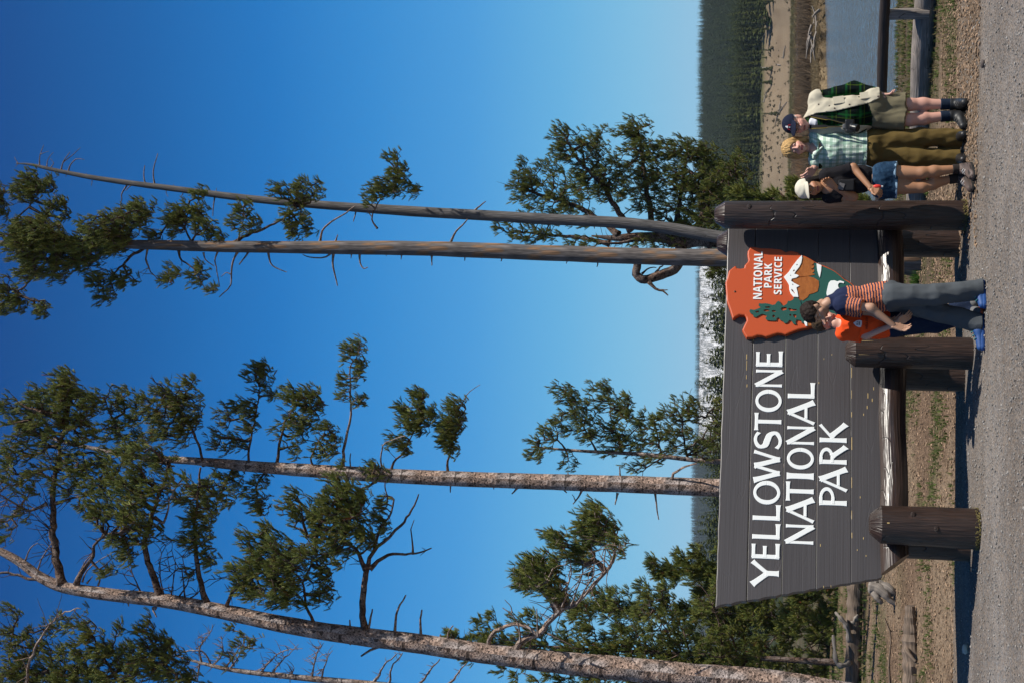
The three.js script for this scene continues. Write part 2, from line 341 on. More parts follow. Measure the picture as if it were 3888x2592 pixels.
  const glyph = {
    Y: [S(.03, .97, .5, .42, .2, .17), S(.97, .97, .5, .42, .15, .13), S(.5, .5, .5, 0, T_, T_)],
    E: [S(.17, 0, .17, 1, .24, .24, .1), S(.1, .94, .95, .94, t_, t_), S(.1, .53, .84, .53, t_, t_), S(.1, .065, 1, .065, t_, t_ * 1.15)],
    L: [S(.17, 0, .17, 1, .24, .24, .12), S(.1, .065, 1, .065, t_, t_ * 1.25)],
    O: [ring(.5, .5, .5, .5, .19, .115)],
    W: [S(.03, 1, .28, .03, .15, .13), S(.5, .98, .28, .03, .095, .09), S(.5, .98, .73, .03, .15, .13), S(.97, 1, .73, .03, .095, .09)],
    S: [ribbon([[.93, .83], [.72, .94], [.42, .95], [.14, .8], [.2, .61], [.5, .52], [.82, .41], [.9, .2], [.6, .045], [.28, .055], [.05, .17]], [.17, .12, .13, .2, .24, .25, .24, .2, .13, .12, .17])],
    T: [S(.5, 0, .5, 1, .2, .2, .2), S(0, .94, 1, .94, t_, t_, .35)],
    N: [S(.1, 0, .1, 1, .13, .13), S(.9, 0, .9, 1, .13, .13), S(.1, .99, .9, .01, .2, .2, .05)],
    A: [S(.03, 0, .5, .98, .11, .11), S(.97, 0, .5, .98, .2, .2), S(.24, .31, .76, .31, .1, .1, 0)],
    I: [S(.5, 0, .5, 1, .72, .72, .3)],
    P: [S(.16, 0, .16, 1, .22, .22, .16), ring(.42, .725, .56, .275, .2, .11, -Math.PI / 2, Math.PI / 2), S(.1, .945, .45, .945, .11, .11, 0), S(.1, .505, .45, .505, .11, .11, 0)],
    R: [S(.14, 0, .14, 1, .2, .2, .16), ring(.38, .74, .5, .26, .19, .11, -Math.PI / 2, Math.PI / 2), S(.1, .945, .4, .945, .11, .11, 0), S(.1, .535, .4, .535, .11, .11, 0), S(.42, .55, .93, .02, .19, .2)],
    K: [S(.13, 0, .13, 1, .19, .19, .16), S(.88, .98, .2, .5, .1, .1), S(.35, .56, .92, .02, .19, .2)],
  };
  function letter(ch, u0, u1, y0, y1) {
    const gs_ = glyph[ch].map((poly, k) => {
      const sh = new THREE.Shape(); poly.forEach(([a, b], i) => { const X = lerp(u0, u1, a), Y = lerp(y0, y1, b); i ? sh.lineTo(X, Y) : sh.moveTo(X, Y); });
      const dpt = .003 + k * .0007, g = new THREE.ExtrudeGeometry(sh, { depth: dpt, bevelEnabled: true, bevelThickness: .003, bevelSize: .003, bevelOffset: -.003, bevelSegments: 1 });
      g.translate(0, 0, front + .001); return g;
    });
    part('letter', merge(gs_), whitePaint, grp);
  }
  const lines = [
    ['YELLOWSTONE', [[2223, 2129], [2123, 2062], [2048, 1987], [1977, 1915], [1915, 1824], [1827, 1711], [1705, 1636], [1634, 1567], [1564, 1478], [1470, 1402], [1394, 1333]], [[2854.5, 2957, 2180], [2872.6, 2974.6, 1360]]],
    ['NATIONAL', [[2067, 1990], [1982, 1892], [1902, 1828], [1820, 1794], [1782, 1699], [1689, 1617], [1610, 1524], [1514, 1452]], [[2983.8, 3089.4, 2030], [2993.9, 3095, 1480]]],
    ['PARK', [[1921, 1848], [1864, 1777], [1764, 1690], [1681, 1603]], [[3112.8, 3217, 1890], [3113, 3217, 1640]]],
  ];
  for (const [word, xs, caps] of lines) {
    const yT = caps.reduce((s, c) => s + on(c[0], c[2], front).y, 0) / 2, yB = caps.reduce((s, c) => s + on(c[1], c[2], front).y, 0) / 2;
    const px = (caps[0][0] + caps[0][1]) / 2;
    [...word].forEach((ch, i) => letter(ch, on(px, xs[i][0], front).x, on(px, xs[i][1], front).x, yB, yT));
  }

  // --- arrowhead emblem
  const aw = front + .052;
  const A = (...p) => on(...Q.a(...p), aw + .012);
  const flat = (pts, w0, depth, bev, mat, name, parent, holes = []) => {
    const sh = new THREE.Shape(pts.map(p => A(...p)));
    for (const h of holes) sh.holes.push(new THREE.Path(h.map(p => A(...p))));
    const g = new THREE.ExtrudeGeometry(sh, { depth, bevelEnabled: bev > 0, bevelThickness: bev, bevelSize: bev, bevelOffset: -bev, bevelSegments: 2 });
    g.translate(0, 0, w0);
    const p = g.attributes.position, uv = []; for (let k = 0; k < p.count; k++) uv.push(p.getX(k) * 2, p.getY(k) * 2); g.setAttribute('uv', new THREE.Float32BufferAttribute(uv, 2));
    return part(name, g, mat, parent);
  };
  const outline = [[490, 128], [560, 135], [640, 150], [760, 150], [850, 160], [915, 165], [985, 205], [1060, 185], [1150, 205], [1200, 240], [1270, 262], [1340, 300], [1420, 350], [1500, 385], [1560, 405], [1620, 435], [1700, 480], [1760, 530], [1830, 590], [1900, 625], [1970, 690], [2035, 750], [2110, 830], [2190, 915], [2220, 965], [2170, 1010], [2060, 1050], [1900, 1110], [1700, 1175], [1550, 1215], [1410, 1245], [1300, 1280], [1180, 1300], [1060, 1345], [985, 1378], [930, 1360], [880, 1355], [810, 1375], [710, 1408], [650, 1388], [590, 1385], [520, 1412], [430, 1418], [400, 1370], [368, 1310], [400, 1240], [432, 1175], [422, 1130], [400, 1102], [330, 1095], [290, 1115], [235, 1152], [215, 1090], [190, 1010], [150, 900], [140, 780], [130, 640], [152, 580], [180, 470], [240, 420], [275, 398], [297, 435], [350, 440], [395, 430], [405, 390], [445, 345], [456, 320], [443, 240], [448, 190]];
  const arrow = flat(outline, front + .0015, aw - front - .012, .012, rustPaint, 'arrowhead', grp);
  const f1 = aw + .0015;
  // green valley floor
  flat([[1370, 350], [1420, 365], [1500, 405], [1620, 455], [1690, 495], [1750, 545], [1820, 605], [1890, 645], [1955, 705], [2010, 765], [2080, 850], [2150, 930], [2140, 985], [2000, 1030], [1800, 1100], [1600, 1155], [1440, 1190], [1330, 1160], [1180, 990], [1200, 900], [1200, 850], [1300, 820], [1380, 800], [1440, 770], [1455, 690], [1455, 620], [1390, 575], [1300, 550], [1380, 530], [1370, 510], [1390, 470], [1380, 430], [1390, 400]], f1, .004, 0, greenPaint, 'valley_panel', arrow);
  // brown mountain faces
  flat([[1215, 265], [1300, 300], [1395, 352], [1385, 375], [1350, 400], [1392, 405], [1385, 432], [1345, 455], [1392, 470], [1388, 492], [1360, 505], [1405, 528], [1360, 540], [1300, 552], [1200, 560], [1080, 600], [1120, 500], [1160, 420]], f1 + .0006, .007, 0, umberPaint, 'mountain_face', arrow);
  flat([[1080, 600], [1200, 570], [1310, 556], [1390, 578], [1455, 620], [1458, 690], [1440, 768], [1380, 795], [1320, 812], [1300, 850], [1230, 900], [1160, 850], [1150, 740], [1180, 690], [1100, 640]], f1 + .0012, .007, 0, umberPaint, 'mountain_face', arrow);
  flat([[1265, 1165], [1330, 1160], [1420, 1195], [1410, 1235], [1340, 1255], [1300, 1258], [1295, 1200]], f1 + .0012, .007, 0, umberPaint, 'mountain_face', arrow);
  // snow
  flat([[1215, 258], [1222, 300], [1210, 370], [1180, 430], [1130, 490], [1110, 525], [1150, 535], [1175, 552], [1140, 580], [1075, 595], [1065, 625], [1110, 655], [1185, 695], [1140, 720], [1155, 780], [1168, 855], [1100, 850], [1060, 805], [1040, 750], [1035, 680], [1000, 620], [960, 568], [1030, 500], [1080, 420], [1150, 330]], f1 + .002, .011, .002, whitePaint, 'snow_cap', arrow, [[[1130, 390], [1155, 385], [1165, 400], [1140, 412]], [[1090, 470], [1115, 460], [1120, 485], [1085, 498]], [[1045, 545], [1060, 535], [1070, 550], [1055, 562]], [[1060, 735], [1085, 745], [1130, 800], [1115, 810], [1070, 770]], [[1070, 665], [1095, 668], [1100, 690], [1085, 690]]]);
  flat([[1425, 375], [1495, 400], [1490, 480], [1470, 575], [1455, 540], [1435, 470]], f1 + .0045, .005, .001, whitePaint, 'lake', arrow);
  flat([[1270, 1180], [1290, 1215], [1292, 1262], [1270, 1262], [1245, 1205]], f1 + .005, .009, .001, whitePaint, 'snow_cap', arrow);
  flat([[1168, 985], [1185, 1000], [1215, 1060], [1180, 1030]], f1 + .0045, .005, 0, whitePaint, 'waterfall', arrow);
  // bison
  flat([[1610, 870], [1580, 850], [1565, 800], [1575, 740], [1598, 650], [1625, 620], [1680, 615], [1720, 630], [1760, 618], [1780, 625], [1815, 635], [1812, 658], [1770, 648], [1745, 652], [1728, 680], [1735, 715], [1780, 748], [1700, 760], [1690, 800], [1730, 850], [1690, 860], [1650, 900]], f1 + .0045, .006, .001, whitePaint, 'bison_figure', arrow);
  // sequoia: crown of lobed masses with openings
  flat([[470, 1050], [485, 1025], [540, 1035], [580, 1020], [632, 1000], [600, 970], [610, 940], [650, 945], [700, 940], [760, 950], [800, 965], [840, 955], [860, 920], [890, 905], [915, 935], [925, 960], [960, 975], [1000, 950], [1020, 905], [1050, 908], [1090, 890], [1100, 860], [1160, 865], [1190, 900], [1210, 960], [1185, 1010], [1200, 1060], [1230, 1120], [1260, 1165], [1245, 1215], [1215, 1220], [1205, 1180], [1140, 1170], [1125, 1205], [1135, 1240], [1100, 1235], [1070, 1190], [1040, 1175], [1010, 1215], [975, 1225], [940, 1190], [910, 1180], [890, 1140], [860, 1150], [850, 1185], [790, 1185], [720, 1180], [700, 1150], [720, 1120], [690, 1100], [650, 1090], [610, 1110], [565, 1138], [530, 1130], [520, 1095], [490, 1085]], f1 + .005, .006, 0, greenPaint, 'sequoia_figure', arrow,
    [[[670, 1035], [700, 1025], [750, 1030], [755, 1050], [700, 1058], [672, 1050]], [[785, 1045], [810, 1037], [842, 1042], [842, 1062], [800, 1065]], [[915, 1020], [930, 1000], [985, 995], [1005, 1010], [990, 1035], [935, 1048]], [[1020, 1020], [1045, 1005], [1070, 1020], [1145, 1025], [1140, 1045], [1050, 1050]], [[655, 1075], [690, 1070], [718, 1082], [700, 1098], [665, 1098]], [[795, 1115], [815, 1100], [835, 1115], [825, 1140], [800, 1140]], [[1090, 1100], [1125, 1095], [1140, 1110], [1130, 1150], [1095, 1130]], [[1035, 1100], [1055, 1090], [1070, 1110], [1050, 1125]], [[555, 1055], [600, 1045], [612, 1055], [590, 1075], [560, 1072]], [[690, 990], [740, 985], [775, 992], [740, 1010], [695, 1002]]]);
  const bolt = new THREE.SphereGeometry(.011, 10, 6); { const q = A(265, 768); bolt.scale(1, 1, .6); bolt.translate(q.x, q.y, aw + .002); part('bolt', bolt, std({ color: lin(.12, .06, .04), metalness: .6, roughness: .5 }), arrow); }
  return { grp, on, A, aw, arrow, front, O, t, nrm, uRight, seam, edgePx };
})();
{
  const font = await new FontLoader().loadAsync('fonts/droid/droid_sans_bold.typeface.json');
  const { A, aw, arrow } = signGroup;
  for (const [word, x0, x1, yA, yB] of [['NATIONAL', 540, 645, 878, 205], ['PARK', 685, 785, 715, 370], ['SERVICE', 828, 925, 812, 280]]) {
    const a = A(x1, yA), b = A(x0, yB), h = b.y - a.y, w = b.x - a.x;
    const ref = new TextGeometry(word, { font, size: 1, depth: .01, curveSegments: 4 }); ref.computeBoundingBox();
    const bb = ref.boundingBox, sx = w / (bb.max.x - bb.min.x), nb = new TextGeometry('N', { font, size: 1, depth: .01 }); nb.computeBoundingBox(); const sy = h / nb.boundingBox.max.y;
    let pen = -bb.min.x;
    for (const ch of word) {
      const g = new TextGeometry(ch, { font, size: 1, depth: .006, curveSegments: 4 });
      g.translate(pen, 0, 0); g.scale(sx, sy, 1); g.translate(a.x, a.y, aw + .002);
      part('letter', g, whitePaint, arrow);
      pen += font.data.glyphs[ch].ha / font.data.resolution;
    }
  }
}
function log(pts, rad, o = {}) { return toCreasedNormals(tube(pts, rad, o.sides ?? 26, { wob: o.wob ?? .03, ws: o.ws ?? 2.2 }), .5); }
{ // posts and beam of the sign
  const { grp, on, O } = signGroup, G = .29;
  const postAt = (pxTop, pyC, w, rad, name, capH, lean = 0) => {
    const top = on(pxTop, pyC, w + (w > 0 ? rad * .3 : 0)), u = top.x;
    const pts = [], rs = [], n = 14, y1 = top.y;
    for (let i = 0; i <= n; i++) { pts.push(V(u + lean * (i / n - .4), lerp(-.32, y1 - capH, i / n), w)); rs.push(rad * (1.06 - .08 * i / n)); }
    pts.push(V(u + lean * .6, y1 - capH * .12, w), V(u + lean * .6, y1, w)); rs.push(rad * .55, rad * .40);
    const m = part(name, log(pts, rs), paintLog, grp);
    return { m, u, y1 };
  };
  const a = postAt(2713, 812, G, .136, 'front_post', .10, .015);
  const b = postAt(3212, 1328, G, .140, 'front_post', .085, 0);
  const c = postAt(3302, 1985, G, .168, 'front_post', .10, .01);
  // matching back posts; the tall one shows above the panel
  for (const [f, h, r] of [[a, 0, .136], [b, -.25, .135], [c, -.12, .14]]) {
    const y1 = h ? .72 : a.y1 - .0, u = f.u + .0;
    const pts = [], rs = []; for (let i = 0; i <= 10; i++) { pts.push(V(u, lerp(-.5, y1 - .1, i / 10), -G - .02)); rs.push(r * (1.04 - .06 * i / 10)); } pts.push(V(u, y1 - .012, -G - .02), V(u, y1, -G - .02)); rs.push(r * .55, r * .4);
    part('back_post', log(pts, rs), paintLog, grp);
  }
  // the beam under the panel, its left end cut on the slant
  const yTop = signGroup.seam[5], R = .122, yb = yTop - R + .012, u0 = on(...Q[3](1450, 745), .1).x, u1 = a.u + .06;
  const pts = [], rs = []; for (let i = 0; i <= 40; i++) { pts.push(V(lerp(u0, u1, i / 40), yb + .006 * Math.sin(i * .5), .02)); rs.push(R * (1 + .02 * Math.sin(i * .37))); }
  const g = log(pts, rs, { wob: .03, ws: 1 }), p = g.attributes.position;
  for (let k = 0; k < p.count; k++) if (p.getX(k) < u0 + .06) p.setX(k, u0 + (p.getX(k) - u0) - .10 + (yb + R - p.getY(k)) * .75 * 1.0);
  g.computeVertexNormals();
  part('beam', g, new THREE.MeshPhysicalMaterial({ color: lin(.055, .032, .025), map: logTex, bumpMap: grainBump, bumpScale: .003, roughness: .32 }), grp);
  // drying cracks, bare split wood and moss on the posts
  for (const [f, list] of [[b, [[-.055, -.02, .13, .010], [.0, -.03, .085, .006], [.068, -.02, .12, .006]]], [c, [[.02, -.05, .02, .01], [-.04, -.09, .03, .008]]]]) for (const [du, dy, len, w] of list) {
    const rad = f === c ? .166 : .137, zz = G + Math.sqrt(Math.max(0, (rad * .99) ** 2 - du * du)) - .003;
    const s = new THREE.BoxGeometry(w, len, .006); s.translate(f.u - du, f.y1 - .09 + dy - len / 2, zz); part('bare_wood_split', s, splitWood, grp);
  }
  for (const [f, rad] of [[a, .146], [c, .180]]) { // moss crust round the foot
    const mg = []; for (let i = 0; i < 260; i++) { const an = rr(-.2, Math.PI * 2), h = Math.abs(gs()) * .035; const s = new THREE.IcosahedronGeometry(rr(.004, .009), 0); s.scale(1, rr(.6, 1.1), .35); s.rotateY(Math.PI / 2 - an); s.translate(f.u + Math.cos(an) * rad, h + .005, G + Math.sin(an) * rad); mg.push(s); }
    part('moss', merge(mg), mossMat, grp).userData.kind = 'stuff';
  }
  for (const [f, rad, du, h] of [[c, .168, .06, .55], [c, .168, -.05, .36], [a, .136, .03, 2.0]]) { // knots
    const s = new THREE.SphereGeometry(.03, 12, 8); s.scale(1, .8, .45); s.translate(f.u + du, h, G + Math.sqrt(rad * rad - du * du) - .004); part('knot', s, paintLog, grp);
  }
}

// ---------------------------------------------------------------- far vegetation
const needleDark = [lin(.075, .088, .026), lin(.090, .100, .028), lin(.058, .074, .026)].map(c => std({ color: c, roughness: .9, side: THREE.DoubleSide }));
const greyBark = std({ color: lin(.13, .105, .085), roughness: 1 });
function conifer(h, w, levels, per, droop = .25, s0 = .12) {   // whorls of ragged boughs round a thin trunk
  const pos = [], P = (x, y, z) => pos.push(x, y, z);
  for (let i = 0; i < levels; i++) {
    const t = i / (levels - 1), y = lerp(s0, .98, t) * h, R = w * (1 - t) ** .62 * rr(.7, 1.15) + .03 * w;
    for (let k = 0; k < per; k++) {
      const a = rr(0, 6.283), L = R * rr(.55, 1.1), ca = Math.cos(a), sa = Math.sin(a), hw = L * rr(.32, .5), yy = y + rr(-.5, .5) * h / levels, dy = -droop * L, up = rr(.02, .1) * L;
      const m = .55;
      P(ca * .04 * w, yy, sa * .04 * w); P(ca * L * m - sa * hw, yy + dy * m - up, sa * L * m + ca * hw); P(ca * L, yy + dy * rr(.5, 1.1), sa * L);
      P(ca * .04 * w, yy, sa * .04 * w); P(ca * L, yy + dy, sa * L); P(ca * L * m + sa * hw, yy + dy * m - up, sa * L * m - ca * hw);
      P(ca * L * .3, yy + dy * .3 + hw * .5, sa * L * .3); P(ca * L * .9, yy + dy * .9, sa * L * .9); P(ca * L * .45, yy + dy * .5 - hw * .7, sa * L * .45);
    }
  }
  const g = new THREE.BufferGeometry(); g.setAttribute('position', new THREE.Float32BufferAttribute(pos, 3)); g.computeVertexNormals(); return g;
}
const farCrown = Array.from({ length: 5 }, (_, i) => conifer(15, rr(1.7, 2.3), 22, 11, .3, .05));
const farTrunk = new THREE.CylinderGeometry(.06, .2, 11, 6); farTrunk.translate(0, 5.5, 0);
function farTree(x, d, s, label, group, k = 0, w = 1) {
  const t = thing('conifer', label, 'tree', V(x, ground(x, d) - .15, -d), group);
  part('trunk', farTrunk, greyBark, t); part('crown', farCrown[k % 5], needleDark[k % 3], t);
  t.scale.set(s * w, s, s * w); t.rotation.y = k * 1.7; return t;
}
{ // the front rank on top of the sandy bluff across the river
  let k = 0;
  for (let a = .072; a < .30; a += rr(.0026, .0052)) {
    const d = 540 - 24 * sst(.19, .26, a) + rr(0, 26), s = rr(.62, 1.2); farTree(a * d, d, s, 'dark green conifer in the front rank on top of the sandy bluff across the river', 'conifers on the bluff', k++, rr(.9, 1.2));
  }
  // young trees part-way down the bluff
  for (const [X, Y, s] of [[930, 240, .34], [960, 330, .36], [985, 570, .3], [1000, 790, .55], [1000, 940, .42], [1075, 1300, .5], [1010, 10, .4], [940, 660, .25]]) {
    const sl = slopeAt(...Q.r(X + 5, Y)); let d = 490; for (; d < 545; d += .5) if ((ground(sl.a * d, d) - EYE) / d > sl.e) break;
    farTree(sl.a * d, d, s, 'young conifer standing alone on the bare sandy slope across the river', 'young trees on the sandy slope', k++, 1.2);
  }
  // the wood behind the sign, on the near side of the valley
  for (let a = -.20; a < .075; a += rr(.0009, .0024)) {
    const d = rr(300, 400), s = rr(1.0, 1.32); farTree(a * d, d, s * d / 340 * rr(.86, 1.05), 'dark conifer in the wood that shows above the top edge of the sign', 'conifers behind the sign', k++, rr(1.2, 1.7));
  }
}
function scatter(name, geo, mats, list, label, category) {        // one mass that nobody could count
  const m = new THREE.InstancedMesh(geo, mats, list.length), M = new THREE.Matrix4(), q = new THREE.Quaternion(), E = new THREE.Euler();
  list.forEach((o, i) => { q.setFromEuler(E.set(o.rx ?? 0, o.ry ?? 0, o.rz ?? 0)); M.compose(o.p, q, typeof o.s === 'number' ? V(o.s, o.s, o.s) : o.s); m.setMatrixAt(i, M); if (o.c) m.setColorAt(i, o.c); });
  m.name = name; m.castShadow = m.receiveShadow = true; m.userData.kind = 'stuff'; if (label) tag(m, label, category); scene.add(m); return m;
}
const white = std({ color: 0xffffff, roughness: .95, side: THREE.DoubleSide });
{
  const far = conifer(13, 1.9, 11, 7, .3, .05);
  const A = [];
  for (let i = 0; i < 2600; i++) { const a = rr(.06, .31), d = 566 + 90 * rnd() ** 1.3; A.push({ p: V(a * d, ground(a * d, d) - .3, -d), s: rr(.75, 1.25), ry: rr(0, 6), c: lin(.050, .062, .020).multiplyScalar(rr(.7, 1.2)) }); }
  for (let i = 0; i < 9000; i++) { const a = rr(.05, .32), d = 660 + 800 * rnd() ** .8; A.push({ p: V(a * d, ground(a * d, d) - .3, -d), s: rr(.75, 1.3), ry: rr(0, 6), c: lin(.045, .060, .024).multiplyScalar(rr(.7, 1.25)) }); }
  scatter('hill_forest', far, white, A, 'dense dark conifer forest covering the hill across the river', 'forest');
  const B = [];
  for (let i = 0; i < 1500; i++) { const a = rr(-.32, .08), d = rr(390, 900); B.push({ p: V(a * d, ground(a * d, d) - .3, -d), s: rr(.8, 1.2), ry: rr(0, 6), c: lin(.045, .060, .022).multiplyScalar(rr(.7, 1.2)) }); }
  scatter('valley_forest', far, white, B, 'dark conifer forest filling the valley behind the sign', 'forest');
  const C = [];
  for (let i = 0; i < 26000; i++) {
    const a = rr(-.32, .16), d = rr(2100, 3030), h = ground(a * d, d) / 3000; const s = sst(.085, .06, a) * sst(-.085, -.055, a) * sst(.026, .033, h);
    if (rnd() < s * .3) continue;
    C.push({ p: V(a * d, ground(a * d, d) - 1, -d), s: V(.9, rr(.7, 1.3), .9).multiplyScalar(s > .4 ? 1.0 : 1.35), ry: rr(0, 6), c: lin(.032, .042, .030).multiplyScalar(rr(.7, 1.3)) });
  }
  scatter('ridge_forest', conifer(13, 1.9, 6, 6, .3, .05), white, C, 'sparse forest on the distant snowy ridge above the sign', 'forest');
}
// ---------------------------------------------------------------- river island: red willows, dead grass, driftwood
{
  const bush = []; // a bundle of thin upright stems
  for (let i = 0; i < 26; i++) { const a = rr(0, 6.28), r = rr(0, .5), h = rr(.6, 1.25), lx = Math.cos(a) * (r + .35 * h), lz = Math.sin(a) * (r + .35 * h), w = .022; bush.push(Math.cos(a) * r * .4 - w, 0, Math.sin(a) * r * .4, Math.cos(a) * r * .4 + w, 0, Math.sin(a) * r * .4, lx, h, lz); bush.push(Math.cos(a) * r * .4, 0, Math.sin(a) * r * .4 - w, Math.cos(a) * r * .4, 0, Math.sin(a) * r * .4 + w, lx, h, lz); }
  const g = new THREE.BufferGeometry(); g.setAttribute('position', new THREE.Float32BufferAttribute(bush, 3)); g.computeVertexNormals();
  const L = [];
  for (let i = 0; i < 7000; i++) {
    const a = rr(.07, .29), fr = islandFront(a), d = rr(fr + 22, a > .185 ? 175 : a > .15 ? 220 : 330); if (a > .2 && rnd() < .55) continue;
    const x = a * d, y = ground(x, d); if (y < WATER + .1) continue; const m = fbm(x * .06, d * .05, 12);
    if (m < -.28) continue;
    const c = m > .08 ? lin(.28, .165, .09) : lin(.20, .145, .095); L.push({ p: V(x, y - .05, -d), s: V(1, rr(.6, 1.25), 1).multiplyScalar(rr(.8, 1.35)), ry: rr(0, 6), c: c.multiplyScalar(rr(.7, 1.25)) });
  }
  scatter('willow_thicket', g, white, L, 'reddish brown leafless willow thicket on the river island', 'shrubs');
  const R = [];
  for (let i = 0; i < 5000; i++) { const a = rr(.07, .3), d = rr(476, 506), x = a * d, y = ground(x, d); if (y < WATER - .1 || y > WATER + 1.7) continue; R.push({ p: V(x, y - .05, -d), s: rr(.5, 1.1), ry: rr(0, 6), c: lin(.21, .175, .085).multiplyScalar(rr(.7, 1.2)) }); }
  for (let i = 0; i < 6000; i++) { const a = rr(.07, .3), fr = islandFront(a), d = fr + rr(1, 30), x = a * d, y = ground(x, d); if (y < WATER + .05) continue; R.push({ p: V(x, y - .05, -d), s: V(.5, rr(.12, .3), .5), ry: rr(0, 6), c: lin(.25, .19, .11).multiplyScalar(rr(.6, 1.2)) }); }
  scatter('dead_grass', g, white, R, 'tan dead grass and reeds along the river banks', 'grass');
}
const driftMat = std({ color: lin(.30, .27, .245), map: grainTex, bumpMap: grainBump, bumpScale: .004, roughness: .95 });
const logMat = std({ color: lin(.26, .205, .165), map: logTex, bumpMap: grainBump, bumpScale: .01, roughness: 1 });
function driftPile(cx, cy, n, span, label) {
  const s = slopeAt(...Q.r(cx, cy)); let d = 80; for (; d < 240; d += .25) { const y = ground(s.a * d, d); if (y > WATER && (y - EYE) / d > s.e - .0004) break; }
  const o = thing('driftwood', label, 'driftwood', V(s.a * d, ground(s.a * d, d), -d));
  for (let i = 0; i < n; i++) {
    const L = rr(.7, 2.0), a = rr(-.5, .5) + (rnd() < .3 ? 1.2 : 0), el = rr(-.02, .5), x = rr(-span, span), z = rr(-1, 1), p0 = V(x, rr(.0, .3), z), p1 = p0.clone().add(V(Math.cos(a) * Math.cos(el) * L * (rnd() < .5 ? -1 : 1), Math.sin(el) * L * .6 + .1, Math.sin(a) * L * .5)), mid = p0.clone().lerp(p1, .5).add(V(0, rr(-.1, .2), rr(-.2, .2)));
    part('limb', tube(smooth([p0, mid, p1], 8), Array.from({ length: 9 }, (_, k) => lerp(.15, .04, k / 8)), 6), driftMat, o);
  }
}
driftPile(1540, 190, 12, 2.6, 'tangle of grey driftwood at the water edge of the river island');
driftPile(1480, 440, 9, 1.6, 'dark stump and broken branches stranded on the river island bank');
{ // fallen trunks on the bluff
  for (const [x0, y0, x1, y1] of [[915, 1170, 965, 1010], [1090, 1290, 1180, 1165], [1090, 1270, 1110, 1155], [1140, 665, 1160, 520], [900, 775, 1005, 775], [905, 480, 930, 380], [1075, 740, 1110, 745]]) {
    const P = [[x0, y0], [x1, y1]].map(([X, Y]) => { const s = slopeAt(...Q.r(X, Y)); let d = 488; for (; d < 552; d += .5) if ((ground(s.a * d, d) - EYE) / d > s.e) break; return V(s.a * d, ground(s.a * d, d) + .12, -d); });
    const o = thing('fallen_tree', 'bleached fallen tree trunk lying on the bare sandy slope across the river', 'log', P[0], 'fallen trunks on the sandy slope');
    const q = P[1].clone().sub(P[0]); part('trunk', tube([V(0, 0, 0), q.clone().multiplyScalar(.5).add(V(0, .2, 0)), q], [.28, .22, .12], 7), driftMat, o);
    part('root_stub', tube([V(0, 0, 0), V(.4, .9, .2)], [.2, .06], 6), driftMat, o);
  }
}
// ---------------------------------------------------------------- near ground: log barrier, logs, stump, stones
const grd = (X, Y) => { const s = slopeAt(X, Y); for (let d = 9; d < 70; d += .05) { const x = s.a * d, y = d < crestAt(x) ? 0 : ground(x, d); if ((y - EYE) / d > s.e) return V(x, y, -d); } return V(s.a * 40, 0, -40); };
const greyLog = std({ color: lin(.40, .36, .335), map: logTex, bumpMap: grainBump, bumpScale: .01, roughness: .9 });
const darkRail = std({ color: lin(.055, .042, .036), map: grainTex, bumpMap: grainBump, bumpScale: .006, roughness: .7 });
{
  const o0 = grd(...Q[1](1740, 60)), o1 = grd(...Q[1](1668, 1390));
  const f = thing('log_barrier', 'weathered grey log barrier with a dark upper rail along the river bank', 'barrier', V(o0.x, o0.y, o0.z));
  const dir = o1.clone().sub(o0).setY(0).normalize(), at = (s, h, n = 0) => V(dir.x * s, h, dir.z * s).add(V(-dir.z, 0, dir.x).multiplyScalar(n));
  const L = o1.distanceTo(o0), r0 = .155, dy = s => lerp(0, o1.y - o0.y, s / L);
  const run = (h, r, n, s0, s1) => { const p = [], q = []; for (let i = 0; i <= 24; i++) { const s = lerp(s0, s1, i / 24); p.push(at(s, h + dy(s) + .01 * Math.sin(s * 1.7), n)); q.push(r * (1 + .03 * Math.sin(s * 2.3))); } return log(p, q, { sides: 18, wob: .03, ws: 1 }); };
  part('base_log', run(r0 - .01, r0, 0, -2.2, L + 1), greyLog, f);
  const railP = atDist(...Q[1](1375, 60), -o0.z + .2), h = railP.y - o0.y;
  part('rail', run(h, .075, -.16, -2.2, L + 1), darkRail, f);
  const pst = []; const sPost = atDist(...Q[1](1500, 68), -o0.z).sub(o0).dot(dir);
  for (const s of [sPost, sPost + 3.1, sPost - 3]) { part('post', log([at(s, dy(s) + .1, -.12), at(s, dy(s) + h * .5, -.12), at(s, dy(s) + h - .01, -.12)], [.085, .083, .08], { sides: 14 }), greyLog, f); }
}
